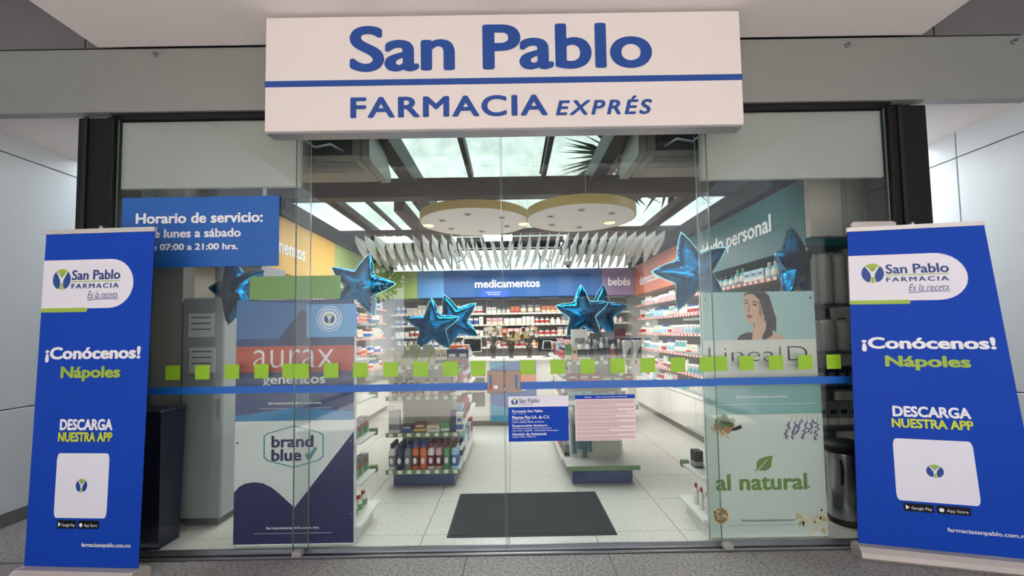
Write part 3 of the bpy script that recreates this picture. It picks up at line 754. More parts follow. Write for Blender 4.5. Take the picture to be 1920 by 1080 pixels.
# ================================================================== products
def cmat(nm, rgb, rough=0.4): return mat('product_' + nm, rgb, rough, var=0.04, scale=30)
CW = cmat('white', (226, 222, 216)); CC = cmat('cream', (222, 206, 178)); CB = cmat('blue', (56, 96, 170)); CR = cmat('red', (178, 52, 48)); CG = cmat('green', (92, 148, 92))
CO = cmat('orange', (222, 112, 62)); CK = cmat('black', (32, 32, 36)); CS = cmat('silver', (176, 178, 182), 0.3); CT = cmat('teal', (96, 168, 178)); CP = cmat('pink', (224, 168, 176))
CY = cmat('yellow', (220, 188, 70)); CN = cmat('navy', (34, 40, 86)); CBR = cmat('brown', (110, 62, 44)); CM = cmat('maroon', (110, 34, 44)); CLB = cmat('pale_blue', (158, 196, 214)); CGR = cmat('grey', (128, 128, 130))
NAMES = {CW: 'white', CC: 'cream', CB: 'blue', CR: 'red', CG: 'green', CO: 'orange', CK: 'black', CS: 'silver', CT: 'teal', CP: 'pink', CY: 'yellow', CN: 'navy', CBR: 'brown', CM: 'maroon', CLB: 'pale blue', CGR: 'grey'}
def carton(w, h, d):
    m = MB().box(-w / 2, w / 2, -d / 2, d / 2, 0, h, 0)
    m.box(-w / 2 - .0005, w / 2 + .0005, -d / 2 - .0008, d / 2 + .0005, h * 0.12, h * 0.38, 1)
    m.box(-w * 0.32, w * 0.32, -d / 2 - .001, -d / 2, h * 0.55, h * 0.72, 2); return m
def bottle(w, h, d):
    r = w / 2
    return MB().lathe([(r * .92, 0), (r, h * .04), (r, h * .18), (r * 1.01, h * .19), (r * 1.01, h * .55), (r, h * .56), (r * .96, h * .66), (r * .5, h * .78), (r * .42, h * .80), (r * .5, h * .81), (r * .5, h * .98), (r * .4, h)],
                      seg=10, mis=[0, 0, 0, 1, 0, 0, 0, 0, 2, 2, 2], sy=min(1, d / w))
def jar(w, h, d):
    r = w / 2
    return MB().lathe([(r * .9, 0), (r * .96, h * .05), (r * .96, h * .15), (r * .97, h * .16), (r * .97, h * .6), (r * .94, h * .68), (r, h * .70), (r, h * .96), (r * .92, h)], seg=12, mis=[0, 0, 0, 1, 0, 0, 2, 2])
def tubep(w, h, d):
    m = MB().lathe([(w * .32, 0), (w * .32, h * .16), (w * .4, h * .18)], seg=10, mis=[2, 2])
    n = 10; k = len(m.v)
    for j, (sx, sy_, z) in enumerate(((.42, .34, .18), (.45, .3, .5), (.48, .14, .85), (.5, .02, 1.0))):
        for i in range(n):
            a = 2 * PI * i / n; m.v.append((sx * w * math.cos(a), sy_ * w * math.sin(a), z * h))
    for j in range(3):
        for i in range(n):
            m.f.append([k + j * n + i, k + j * n + (i + 1) % n, k + (j + 1) * n + (i + 1) % n, k + (j + 1) * n + i]); m.m.append(1 if j == 1 else 0); m.sm.append(True)
    return m
def pump(w, h, d):
    r = w / 2
    m = MB().lathe([(r * .95, 0), (r, h * .03), (r, h * .15), (r * 1.01, h * .16), (r * 1.01, h * .5), (r, h * .51), (r * .9, h * .62), (r * .4, h * .68), (r * .4, h * .76), (r * .15, h * .77), (r * .15, h * .9), (r * .4, h * .91), (r * .4, h * .97)],
                   seg=10, mis=[0, 0, 0, 1, 0, 0, 0, 2, 2, 2, 2, 2])
    return m.box(-r * .9, 0, -r * .12, r * .12, h * .91, h * .96, 2)
KINDS = {'box': (carton, 'medicine_box', 'box', 'carton', 'cartons'), 'bottle': (bottle, 'product_bottle', 'bottle', 'bottle', 'bottles'), 'jar': (jar, 'product_jar', 'jar', 'jar', 'jars'),
         'tube': (tubep, 'cream_tube', 'tube', 'upright tube', 'upright tubes'), 'pump': (pump, 'pump_bottle', 'bottle', 'pump bottle', 'pump bottles')}
PC = {}; CNT = {}
def nth(n): return f"{n}{'th' if 10 < n % 100 < 14 else {1: 'st', 2: 'nd', 3: 'rd'}.get(n % 10, 'th')}"
def product(kind, w, h, d, cols, loc, rz, where):
    fn, nm, cat, word, words = KINDS[kind]
    key = (kind, w, h, d, tuple(c.name for c in cols))
    if key not in PC: PC[key] = fn(w, h, d).mesh(nm, list(cols))
    o = bpy.data.objects.new(nm, PC[key]); COL.objects.link(o); o.location = loc; o.rotation_euler = (0, 0, rz)
    end = 'left'
    if 'right wall' in where or 'left wall' in where or 'shelf along' in where: end = 'front'
    CNT[where] = CNT.get(where, 0) + 1
    a, b = NAMES[cols[0]], NAMES[cols[2]]
    what = f'{a} {word} with {NAMES[cols[1]]} band' if kind == 'box' else f'{a} {word} with {b} top'
    tag(o, f'{what}, {nth(CNT[where])} from {end} {where}', cat, f'{words} {where}')
    return o
def fill(p0, p1, z, hmax, rz, where, kinds, pal, wr=(0.05, 0.08), gap=0.006, depth=0.07, skip=0.06, hs=(0.6, 0.92)):
    """fill a shelf from p0 to p1 with runs of like products"""
    p0 = Vector((*p0, z)); p1 = Vector((*p1, z)); L = (p1 - p0).length; U = (p1 - p0) / L; t = 0.01
    while t < L - wr[0]:
        if R.random() < skip: t += 0.05; continue
        kind = R.choice(kinds); w = round(R.uniform(*wr), 2)
        if kind == 'jar': w = round(w * 1.15, 2)
        h = round(hmax * R.uniform(*hs), 2)
        if kind == 'jar': h = round(min(h, w * 1.3), 2)
        cols = (R.choice(pal[0]), R.choice(pal[1]), R.choice(pal[2]))
        for k in range(R.randint(2, 4)):
            if t + w > L: break
            c = p0 + U * (t + w / 2)
            product(kind, w, h, round(min(depth, w * 1.0 if kind != 'box' else w * 0.6), 3), cols, c, rz, where); t += w + gap

# ---- wall shelving
def shelf_bay(nm, label, x0, x1, y0, y1, zs, facing, strip, base_h, y_uprights=()):
    """facing: 'W' shelves open towards -x, 'E' towards +x, 'S' towards -y"""
    r = empty(nm, ((x0 + x1) / 2, (y0 + y1) / 2, 0), label=label, cat='shelving')
    t = 0.018
    if facing == 'W': pbox('back_panel', SHELFB, r, x1 - 0.02, x1, y0, y1, base_h, 2.06)
    if facing == 'E': pbox('back_panel', SHELFB, r, x0, x0 + 0.02, y0, y1, base_h, 2.06)
    if facing == 'S': pbox('back_panel', SHELFB, r, x0, x1, y1 - 0.02, y1, base_h, 2.06)
    for z in zs:
        sh = pbox('shelf', SHELF, r, x0, x1, y0, y1, z - t, z)
        if facing == 'W': pbox('price_strip', strip, sh, x0 - 0.006, x0, y0, y1, z - 0.028, z + 0.008)
        if facing == 'E': pbox('price_strip', strip, sh, x1, x1 + 0.006, y0, y1, z - 0.028, z + 0.008)
        if facing == 'S': pbox('price_strip', strip, sh, x0, x1, y0 - 0.006, y0, z - 0.028, z + 0.008)
        m = MB(); a = y0 if facing != 'S' else x0; b = y1 if facing != 'S' else x1
        while a < b - 0.06:
            if facing == 'W': m.box(x0 - 0.0075, x0 - 0.006, a, a + 0.05, z - 0.024, z + 0.004)
            if facing == 'E': m.box(x1 + 0.006, x1 + 0.0075, a, a + 0.05, z - 0.024, z + 0.004)
            if facing == 'S': m.box(a, a + 0.05, y0 - 0.0075, y0 - 0.006, z - 0.024, z + 0.004)
            a += 0.085 + 0.03 * R.random()
        m.build('price_tags', TAGW, sh)['kind'] = 'stuff'
    for yy in y_uprights:
        if facing in 'WE': pbox('upright', SHELF, r, (x1 - 0.05) if facing == 'W' else x0 + 0.02, (x1 - 0.02) if facing == 'W' else x0 + 0.05, yy - 0.015, yy + 0.015, base_h, 2.06)
        else: pbox('upright', SHELF, r, yy - 0.015, yy + 0.015, y1 - 0.05, y1 - 0.02, base_h, 2.06)
    return r
def low_cabinet(x0, x1, y0, y1, h, face, label):
    r = empty('drawer_cabinet', ((x0 + x1) / 2, (y0 + y1) / 2, 0), label=label, cat='cabinet')
    if face == 'W': k0, k1 = x0 + 0.04, x1
    else: k0, k1 = x0, x1 - 0.04
    pbox('plinth', mat('grey_plinth', (128, 124, 118), 0.4, 0.2), r, k0, k1, y0, y1, 0, 0.09)
    pbox('body', INW, r, (x0 + 0.018) if face == 'W' else x0, x1 if face == 'W' else x1 - 0.018, y0, y1, 0.09, h - 0.02)
    pbox('top', INW, r, x0, x1, y0, y1, h - 0.02, h, bev=0.002)
    n = max(1, round((y1 - y0) / 0.9)); d = (y1 - y0) / n
    for i in range(n):
        a, b = y0 + i * d + 0.004, y0 + (i + 1) * d - 0.004
        pbox('door', INW, r, x0 if face == 'W' else x1 - 0.018, x0 + 0.018 if face == 'W' else x1, a, b, 0.095, h - 0.026, bev=0.002)
low_cabinet(2.33, 2.80, 0.95, 5.28, 0.55, 'W', 'low white cabinet run below the right wall shelves')
low_cabinet(-2.79, -2.33, 1.3, 5.28, 0.55, 'E', 'low white cabinet run below the left wall shelves')
ZS = [0.82, 1.08, 1.35, 1.62, 1.87]
shelf_bay('wall_shelving', 'long shelving with red price strips on the right shop wall', 2.37, 2.80, 0.95, 5.28, ZS, 'W', REDP, 0.55, (1.9, 2.9, 3.9))
shelf_bay('wall_shelving', 'long shelving full of white packs on the left shop wall', -2.79, -2.37, 1.3, 5.28, ZS, 'E', REDP, 0.55, (2.2, 3.2, 4.2))
shelf_bay('wall_shelving', 'grey medicine shelving across the back wall under the blue sign', -2.36, 2.36, 5.55, 5.88, [0.7, 0.92, 1.13, 1.35, 1.57, 1.79], 'S', mat('pale_price_strip', (186, 180, 172), 0.5), 0.3, (-1.4, -0.5, 0.45, 1.35))
ALLK = ['box', 'bottle', 'jar', 'tube', 'pump']
PALR = ([CW, CW, CW, CW, CLB, CC], [CW, CR, CLB, CT, CC, CP], [CW, CW, CB, CS, CW])
ORD = ['cabinet top', 'lowest shelf', 'second shelf', 'third shelf', 'fourth shelf', 'top shelf']
for i, z in enumerate([0.55] + ZS):
    nx = ([0.55] + ZS + [2.07])[i + 1]; hm = nx - z - 0.05
    fill((2.43, 2.35), (2.43, 5.15), z, hm, -PI / 2, f'on right wall {ORD[i]}', ALLK if i else ['tube', 'jar', 'bottle'], PALR, (0.065, 0.10), gap=0.01)
# near, taller pale cartons above the natural poster
fill((2.43, 1.0), (2.43, 2.3), 1.87, 0.19, -PI / 2, 'on near right wall top shelf', ['box', 'box', 'bottle'], ([CLB, CT, CW], [CW, CB, CT], [CG, CW, CK]), (0.08, 0.12))
fill((2.43, 1.0), (2.43, 2.3), 1.62, 0.2, -PI / 2, 'on near right wall fourth shelf', ['tube', 'bottle'], ([CW, CGR, CLB], [CW, CB], [CB, CK, CW]), (0.07, 0.1))
PALL = ([CW, CW, CW, CC, CP], [CW, CR, CB, CO, CC], [CW, CB, CR, CS])
for i, z in enumerate([0.55] + ZS):
    nx = ([0.55] + ZS + [2.07])[i + 1]; hm = nx - z - 0.05
    if i == 0: continue
    fill((-2.43, 3.2), (-2.43, 5.2), z, hm, PI / 2, f'on left wall {ORD[i]}', ['box', 'box', 'jar', 'tube', 'bottle'], PALL, (0.065, 0.10), gap=0.01)
ORB = {1.13: 'fourth shelf', 1.35: 'third shelf', 1.57: 'second shelf', 1.79: 'top shelf'}
for z in (1.13, 1.35, 1.57, 1.79):
    for (a, b, side, pal) in ((-2.3, -0.55, 'left half', ([CW, CW, CC, CGR], [CW, CR, CC, CB], [CW, CS])), (-0.5, 2.28, 'right half', ([CW, CO, CC, CGR, CP, CW] if z < 1.7 else [CGR, CW, CC, CO], [CW, CO, CR, CC], [CW, CGR]))):
        fill((a, 5.62), (b, 5.62), z, 0.17 if z < 1.7 else 0.2, 0, f'on back wall {ORB[z]}, {side}', ['box', 'box', 'box', 'bottle', 'jar'], pal, (0.07, 0.11), gap=0.012, skip=0.1)

# ---- service counter
ct = empty('service_counter', (0, 3.95, 0), label='white service counter with blue poster in front of the back shelves', cat='counter')
pbox('body', INW, ct, -1.35, 1.75, 3.72, 4.3, 0.08, 0.98, bev=0.004)
pbox('plinth', mat('grey_plinth', (128, 124, 118)), ct, -1.33, 1.73, 3.75, 4.28, 0, 0.08)
pbox('worktop', mat('counter_top', (232, 230, 226), 0.25), ct, -1.38, 1.78, 3.68, 4.34, 0.98, 1.015, bev=0.004)
pbox('display_recess', mat('counter_grey', (96, 98, 98), 0.5), ct, -1.30, -0.42, 3.712, 3.72, 0.30, 0.92)
for z in (0.52, 0.74): pbox('display_ledge', SHELF, ct, -1.30, -0.42, 3.66, 3.715, z, z + 0.012)
cp = empty('counter_poster', (0.0, 3.7, 0.07), label='blue genéricos poster on the front of the service counter', cat='poster')
pbox('sheet', mat('poster_mid_blue', (26, 84, 152), 0.4), cp, -0.34, 0.36, 3.70, 3.712, 0.07, 0.975)
MB().box(-0.34, 0.36, 3.698, 3.70, 0.62, 0.80).build('orange_band', ORAN, cp)
MB().plate([(-0.34, 0.07), (0.36, 0.07), (0.36, 0.17), (-0.34, 0.33)], (0, 3.6995, 0), FX, FZ, 0.001).build('teal_wedge', mat('poster_teal', (46, 138, 172), 0.4), cp)
MB().plate([(-0.34, 0.86), (0.1, 0.975), (-0.34, 0.975)], (0, 3.6995, 0), FX, FZ, 0.001).build('teal_corner', mat('poster_teal', (46, 138, 172), 0.4), cp)
text('genéricos', (-0.2, 0.2, 0.5, 0.6), (0, 3.699, 0), FX, FZ, LETW, cp, 0.02)
fill((-1.25, 3.68), (-0.45, 3.68), 0.532, 0.14, 0, 'on the lower ledge of the counter', ['box', 'jar'], ([CY, CG, CBR], [CK, CG], [CR, CY]), (0.05, 0.07), depth=0.035)
fill((-1.25, 3.68), (-0.45, 3.68), 0.752, 0.14, 0, 'on the upper ledge of the counter', ['box', 'tube'], ([CM, CG, CN], [CW, CO], [CR, CW]), (0.05, 0.07), depth=0.035)

# flowers on the counter
def bouquet(x, y, z, label, petals, big, h):
    r = empty('flower_bouquet', (x, y, z), label=label, cat='flowers')
    MB().lathe([(0.04, 0), (0.035, 0.05), (0.045, 0.12), (0.055, 0.2), (0.05, 0.2)], seg=12).build('vase', mat('dark_vase', (58, 40, 36), 0.3), r, world=False)
    rr = random.Random(int(x * 100) + 5)
    pts = [(rr.uniform(-1, 1) * big, rr.uniform(-.7, .7) * big, h + rr.uniform(-.5, .5) * big * 1.3) for _ in range(26)]
    st = MB()
    for p in pts: st.tube([(0, 0, 0.15), (p[0] * .4, p[1] * .4, (p[2] + .15) / 2), p], 0.003, 4)
    st.build('stems', mat('stem_green', (70, 88, 50), 0.7), r, world=False)['kind'] = 'stuff'
    lf = MB()
    for _ in range(50):
        a = rr.uniform(0, 2 * PI); q = rr.uniform(.3, 1.0) * big; c = Vector((q * math.cos(a), q * .7 * math.sin(a), rr.uniform(0.2, h + .03)))
        d = Vector((math.cos(a), math.sin(a), rr.uniform(-.2, .8))).normalized() * 0.05; w = d.cross(Vector((0, 0, 1))).normalized() * 0.014
        lf.add([c - d, c + w, c + d, c - w], [(0, 1, 2, 3)])
    lf.build('leaves', mat('leaf_green', (84, 98, 58), 0.7), r, world=False)['kind'] = 'stuff'
    for k, p in enumerate(pts):
        f = MB(); n = 7; c = Vector(p); 
        for ring, (rad, up) in enumerate(((0.042, 0.004), (0.026, 0.014))):
            for i in range(n):
                a = 2 * PI * i / n + ring * .4; d = Vector((math.cos(a), -0.5, math.sin(a))).normalized() * rad; s_ = Vector((-math.sin(a), 0, math.cos(a))) * rad * .42
                o_ = Vector((0, -up, 0)); f.add([c + o_, c + d * .6 + s_ + o_, c + d + o_ * 1.4, c + d * .6 - s_ + o_], [(0, 1, 2, 3)])
        f.lathe([(0.001, p[2] - .004), (0.008, p[2]), (0.001, p[2] + .008)], cx=p[0], cy=p[1] - 0.016, seg=6, mis=[1, 1])
        f.build('flower', [petals[k % len(petals)], CY], r, world=False)
PW = mat('petal_white', (240, 234, 226), 0.6); PCm = mat('petal_cream', (216, 196, 140), 0.6); PRd = mat('petal_red', (120, 40, 44), 0.6); PB = mat('petal_brown', (120, 82, 54), 0.6)
bouquet(-0.29, 3.85, 1.015, 'white flower bouquet in a dark vase, leftmost on the counter', [PW, PW, PW, PCm], 0.115, 0.42)
bouquet(-0.01, 3.82, 1.015, 'cream and brown dried flower bouquet, middle one on the counter', [PCm, PB, PCm], 0.115, 0.32)
bouquet(0.27, 3.85, 1.015, 'white and dark red flower bouquet, rightmost on the counter', [PW, PRd, PW, PCm], 0.115, 0.40)
# monitors
def monitor(x, y, rz, case, label, white):
    r = empty('monitor', (x, y, 1.015), rz, label=label, cat='monitor')
    MB().box(-0.15, 0.15, 0.02, 0.045, 0.09, 0.32, bev=0.006).build('screen_case', case, r, world=False)
    MB().box(-0.135, 0.135, 0.017, 0.02, 0.105, 0.305).build('rear_face', BLACK if white else case, r, world=False)
    MB().tube([(0, 0.04, 0.2), (0, 0.07, 0.1), (0.0, 0.06, 0.01)], 0.014, 8).build('stand_neck', case, r, world=False)
    MB().lathe([(0.09, 0), (0.09, 0.008), (0.03, 0.016)], cy=0.05, seg=16).build('stand_foot', case, r, world=False)
    return r
monitor(-0.62, 4.0, 0.35, SIGNW, 'white framed monitor with angled stand, left end of the counter', True)
mo = monitor(0.56, 3.95, -0.2, BLACK, 'black monitor with white frame sticker, right of the flowers', False)
MB().plate([(-0.09, .12), (0.09, .12), (0.075, .26), (-0.07, .26)], (0, 0.017, 0), FX, FZ, 0.001).plate([(-0.065, .125), (0.065, .125), (0.055, .245), (-0.05, .245)], (0, 0.016, 0), FX, FZ, 0.001, 1).build('frame_sticker', [SIGNW, BLACK], mo, world=False)

# ---- gondola islands
def gondola(x0, x1, y0, y1, label, zs, hang, top):
    g = empty('gondola', ((x0 + x1) / 2, (y0 + y1) / 2, 0), label=label, cat='shelving')
    pbox('plinth', NAVB, g, x0 + 0.01, x1 - 0.01, y0 + 0.01, y1 - 0.01, 0.008, 0.135)
    for (px_, py_) in ((x0 + .04, y0 + .04), (x1 - .04, y0 + .04), (x0 + .04, y1 - .04), (x1 - .04, y1 - .04)):
        MB().lathe([(0.015, 0), (0.015, 0.01)], cx=px_, cy=py_, seg=8).build('foot', ALU, g)
    ex, ey = 0.045, 0.05
    yb = y0 + 0.30                                   # end bay is 0.30 deep, then the side bays
    xm = (x0 + x1) / 2
    pbox('end_panel', mat('gondola_grey', (188, 184, 174), 0.5), g, x0 + 0.045, x1 - 0.045, yb - 0.02, yb, 0.15, top)
    pbox('spine_panel', mat('gondola_grey', (188, 184, 174), 0.5), g, xm - 0.012, xm + 0.012, yb, y1, 0.15, top)
    for x in (x0 + 0.03, x1 - 0.055): pbox('upright', SHELF, g, x, x + 0.025, yb - 0.03, yb, 0.13, top)
    for k, z in enumerate(zs):
        s = pbox('end_shelf', SHELF, g, x0 - ex, x1 + ex, y0 - ey, yb - 0.02, z - 0.014, z, bev=0.002)
        st = pbox('price_strip', GRNS, s, x0 - ex, x1 + ex, y0 - ey - 0.005, y0 - ey, z - 0.034, z + 0.006)
        n = 8; w = (x1 - x0 + 2 * ex) / n
        for i in range(n):
            if hang and k == 0: break
            o = MB().box(x0 - ex + i * w + w * .3, x0 - ex + i * w + w * .75, y0 - ey - 0.0065, y0 - ey - 0.005, z - 0.030, z + 0.002).build('price_tag', TAGW, s)
    for sgn in (-1, 1):
        for k, z in enumerate([0.15] + zs[1:]):
            xa, xb = (x1 + 0.045, xm + 0.012) if sgn > 0 else (x0 - 0.045, xm - 0.012)
            s = pbox('side_shelf', SHELF, g, min(xa, xb), max(xa, xb), yb, y1, z - 0.014, z)
            xs_ = (xa, xa + 0.005) if sgn > 0 else (xa - 0.005, xa)
            pbox('price_strip', TAGW, s, xs_[0], xs_[1], yb, y1, z - 0.03, z + 0.004)
    return g
gL = gondola(-1.13, -0.54, 1.22, 2.85, 'island shelf unit with juice and lotion rows, left of the doormat', [0.165, 0.50, 0.835, 1.115], False, 1.22)
gR = gondola(0.53, 1.11, 1.20, 2.85, 'island shelf unit with empty white base shelf, right of the doormat', [0.175, 0.72, 0.93, 1.135], True, 1.3)
# left island end: bottom row of ten bottles with their own caps
def big_bottle(x, y, z, body, cap, lab, label, group, h=0.235, r=0.033):
    b = empty('drink_bottle', (x, y, z), label=label, cat='bottle', group=group)
    MB().lathe([(r * .9, 0), (r, .008), (r, h * .6), (r * .97, h * .68), (r * .78, h * .77), (r * .5, h * .83)], seg=14).build('bottle_body', body, b, world=False)
    MB().lathe([(r * 1.015, h * .12), (r * 1.015, h * .54)], seg=14).build('wrap_label', lab, b, world=False)
    MB().plate(arc(0, h * .34, r * .5, h * .12, 0, 350, 12), (0, -r * 1.03, 0), FX, FZ, 0.0008).build('label_badge', BANW, b, world=False)
    MB().lathe([(r * .5, h * .80), (r * .55, h * .82), (r * .55, h * .99), (r * .45, h)], seg=12).build('cap', cap, b, world=False)
rows = [(CW, CN, CGR, 'clear bottle with navy cap'), (CN, CN, CN, 'dark navy bottle with navy cap'), (CGR, CN, CGR, 'grey bottle with navy cap'), (CO, CB, CBR, 'brown bottle with blue cap'), (CO, CB, CO, 'orange bottle with blue cap'),
        (CW, CM, CM, 'maroon labelled bottle'), (CP, CM, CM, 'pink and maroon bottle'), (CG, CM, CG, 'green bottle with maroon cap'), (CLB, CM, CB, 'light blue bottle with maroon cap')]
for i, (b_, c_, l_, t_) in enumerate(rows):
    for q in range(3):
        pos = ('front row', 'second row', 'back row')[q]
        big_bottle(-1.13 + i * 0.0725, 1.22 + q * 0.075, 0.165, b_, c_, l_, f'{t_}, {pos} at foot of the left island', 'drink bottles at the foot of the left island')
# second shelf of the left island end
it = 'on left island end, second shelf'
for (k, w, h, d, c, x) in (('box', .10, .20, .06, (CW, CGR, CW), -1.11), ('box', .10, .07, .07, (CN, CB, CW), -0.99), ('box', .11, .09, .07, (CBR, CY, CC), -0.87), ('box', .12, .06, .08, (CC, CW, CGR), -0.745),
                           ('box', .08, .09, .07, (CG, CW, CG), -0.635), ('box', .05, .19, .08, (CN, CN, CK), -0.56)):
    product(k, w, h, d, c, (x, 1.24, 0.50), 0, it)
product('box', .06, .17, .06, (CW, CB, CB), (-0.50 - 0.002, 1.24, 0.50), 0, it)
# hanging torso-shaped display behind second shelf: pale packs
fill((-1.15, 1.24), (-0.52, 1.24), 0.835, 0.2, 0, 'on left island end, third shelf', ['box', 'bottle', 'pump'], ([CGR, CM, CK, CW], [CR, CM, CW], [CM, CK, CN]), (0.06, 0.09), depth=0.06)
product('pump', .09, .2, .08, (CW, CGR, CGR), (-0.98, 1.36, 0.835), 0, 'behind the third shelf row')
tp = 'on left island top'
x = -1.11
for c, w, h in (((CC, CG, CY), .13, .2), ((CC, CG, CY), .13, .2), ((CC, CG, CY), .13, .2), ((CC, CK, CGR), .06, .15), ((CC, CK, CGR), .05, .15), ((CN, CM, CW), .10, .15), ((CN, CM, CW), .10, .15)):
    if c[0] is CC and w > .1:
        p = empty('display_pack', (x + w / 2, 1.22, 1.115), label=f'clear pack with yellow-green curved mark, {nth(round((x + 1.11) / .13) + 1)} from the left on left island top', cat='pack', group='curved mark packs on the left island')
        MB().plate([(-w * .46, 0), (w * .46, 0), (w * .46, h * .8), (w * .3, h), (-w * .28, h), (-w * .46, h * .6)], (0, 0, 0), FX, FZ, 0.03).build('pack_body', mat('pack_grey', (176, 174, 150), 0.4), p, world=False)
        a1 = [(-w * .3 + w * .62 * t, h * (.12 + .75 * t * t)) for t in [i / 8 for i in range(9)]]; a2 = [(u + w * .1 * math.sin(PI * i / 8) + .002, v - h * .13 * math.sin(PI * i / 8)) for i, (u, v) in enumerate(a1)]
        MB().plate(list(reversed(a1)) + a2[1:-1], (0, -0.0305, 0), FX, FZ, 0.001).build('curved_mark', mat('lime_olive', (150, 160, 50), 0.5), p, world=False)
    else: product('box', w - .004, h, .06, c, (x + w / 2, 1.22, 1.115), 0, tp)
    x += w
# second layer on top
for i in range(4): product('box', .12, .12, .08, (CC, CG, CW) if i % 2 else (CGR, CW, CW), (-1.02 + i * .13, 1.42, 1.115 + .0), 0, 'at rear of left island top')
pk = product('box', .2, .16, .2, (CO, CBR, CG), (-0.62, 2.2, 1.115), 0, 'standing alone on left island top'); 
# side shelves of the islands
for nm, xs_, rz in (('left island', -0.54, PI / 2), ('right island', 0.53, -PI / 2)):
    zl = ([0.15, 0.50, 0.835, 1.115] if nm[0] == 'l' else [0.15, 0.72, 0.93, 1.135])
    for k, z in enumerate(zl):
        hm = 0.2 if k < 3 else 0.18
        xx = xs_ - 0.01 if nm[0] == 'l' else xs_ + 0.01
        fill((xx, 1.55), (xx, 2.8), z, hm, rz, f'on {("bottom", "second", "third", "top")[k]} shelf along {nm}', ['box', 'box', 'bottle', 'tube'], ([CW, CGR, CR, CW, CLB], [CR, CW, CK, CO], [CK, CW, CR]), (0.07, 0.1))
# right island end
tb = 'on right island top shelf'
x = 0.50
for (k, w, h, c) in (('box', .055, .16, (CG, CC, CG)), ('box', .05, .14, (CC, CO, CBR)), ('bottle', .062, .20, (CW, CK, CGR)), ('bottle', .062, .20, (CW, CK, CGR)), ('bottle', .07, .20, (CGR, CK, CS)), ('bottle', .045, .22, (CW, CK, CS)),
                     ('bottle', .05, .22, (CGR, CN, CS)), ('bottle', .052, .2, (CW, CR, CN)), ('bottle', .052, .2, (CGR, CK, CW)), ('jar', .09, .21, (CW, CK, CN)), ('jar', .09, .21, (CW, CK, CN))):
    if k == 'jar':
        b = empty('shampoo_bottle', (x + w / 2, 1.2, 1.135), label='white square bottle with black slanted label, ' + ('rightmost' if x > 1.05 else 'second from right') + ' on right island top', cat='bottle', group='white square bottles on the right island')
        MB().box(-w * .47, w * .47, -.03, .03, 0, h * .92, bev=0.012).build('bottle_body', CW, b, world=False)
        MB().plate([(-w * .3, h * .1), (w * .35, h * .1), (w * .35, h * .62), (-w * .02, h * .42)], (0, -.0302, 0), FX, FZ, 0.0006).build('label', CK, b, world=False)
        MB().box(-w * .42, w * .42, -.025, .025, h * .92, h, bev=0.004).build('cap', CN, b, world=False)
    else: product(k, w, h, .05, c, (x + w / 2, 1.2, 1.135), 0, tb)
    x += w + .004
# upper storey of boxes on the right island
for (x, y, z, w, h, d, c) in ((.66, 1.36, 1.135, .15, .30, .08, (CW, CW, CGR)), (.82, 1.36, 1.135, .10, .26, .08, (CK, CW, CS)), (.94, 1.38, 1.135, .12, .27, .08, (CGR, CW, CK)), (1.06, 1.38, 1.135, .10, .30, .08, (CM, CR, CM))):
    product('box', w, h, d, c, (x, y, z), 0, 'at back of right island top')
fill((0.5, 1.2), (1.13, 1.2), 0.93, 0.1, 0, 'on right island end, third shelf', ['box'], ([CM, CM, CGR], [CR, CW], [CW]), (0.08, 0.1), depth=0.07, skip=0)
fill((0.5, 1.2), (1.13, 1.2), 0.72, 0.17, 0, 'on right island end, second shelf', ['box', 'tube'], ([CT, CN, CGR, CM], [CW, CT], [CT, CK]), (0.07, 0.09), depth=0.07, skip=0)
for i in range(9):
    x = 0.60 + i * 0.05; L = (0.20, 0.16, 0.24, 0.19, 0.10, 0.10, 0.10, 0.08, 0.07)[i]
    z1 = 0.66 - (0.12 if i < 4 else 0.08) * 1.0
    h_ = empty('hanging_pack', (x, 1.43, z1 - L - 0.12), label=f'slim dark teal hanging pack, {nth(i + 1)} from the left under the right island shelf', cat='pack', group='hanging packs on the right island')
    MB().box(-0.017, 0.017, -0.012, 0.0, 0, L + .08, bev=0.003).build('blister', cmat('dark_teal', (48, 92, 100)), h_, world=False)
    MB().box(-0.020, 0.020, 0.0, 0.003, -.004, L + .12).build('card', CLB if i % 2 else CGR, h_, world=False)
    MB().tube([(0, 0.055, L + .10), (0, -0.02, L + .10)], 0.003, 4).build('hook', ALU, h_, world=False)

# ---- poster backed shelf ends right behind the glass
WHB = mat('white_board_edge', (216, 216, 212), 0.5)
def end_unit(nm, x0, x1, label, side):
    g = empty(nm, ((x0 + x1) / 2, 0.35, 0), label=label, cat='shelving')
    pbox('back_board', WHB, g, x0, x1, 0.115, 0.135, 0.02, 1.66)
    pbox('base', WHB, g, x0 + 0.01, x1 - 0.01, 0.135, 0.55, 0.0, 0.10)
    ex = 0.035
    xa, xb = (x0, x1 + ex) if side > 0 else (x0 - ex, x1)
    pbox('base_shelf', WHB, g, xa, xb, 0.14, 0.58, 0.10, 0.13, bev=0.004)
    for z in (0.40, 0.68, 0.96, 1.24, 1.5):
        out = side > 0 or z < 0.5
        s = pbox('shelf', SHELF, g, (xa if out else x0 + 0.02) if side < 0 else x0 + 0.02, (xb if out else x1 - 0.02) if side > 0 else x1 - 0.02, 0.14, 0.50, z - 0.015, z)
        if not out: continue
        pbox('price_strip', GRNS, s, xa if side < 0 else x1 - 0.02, xb if side > 0 else x0 + 0.02, 0.48, 0.52, z - 0.03, z + 0.02)
    e = x1 - 0.02 if side > 0 else x0
    pbox('side_panel', WHB, g, e, e + 0.02, 0.135, 0.16, 0.1, 1.66)
    return g
end_unit('display_unit', -1.885, -1.08, 'shelf unit backed by the brand blue poster behind the left glass', 1)
end_unit('display_unit', 1.315, 2.09, 'shelf unit backed by the al natural poster behind the right glass', -1)
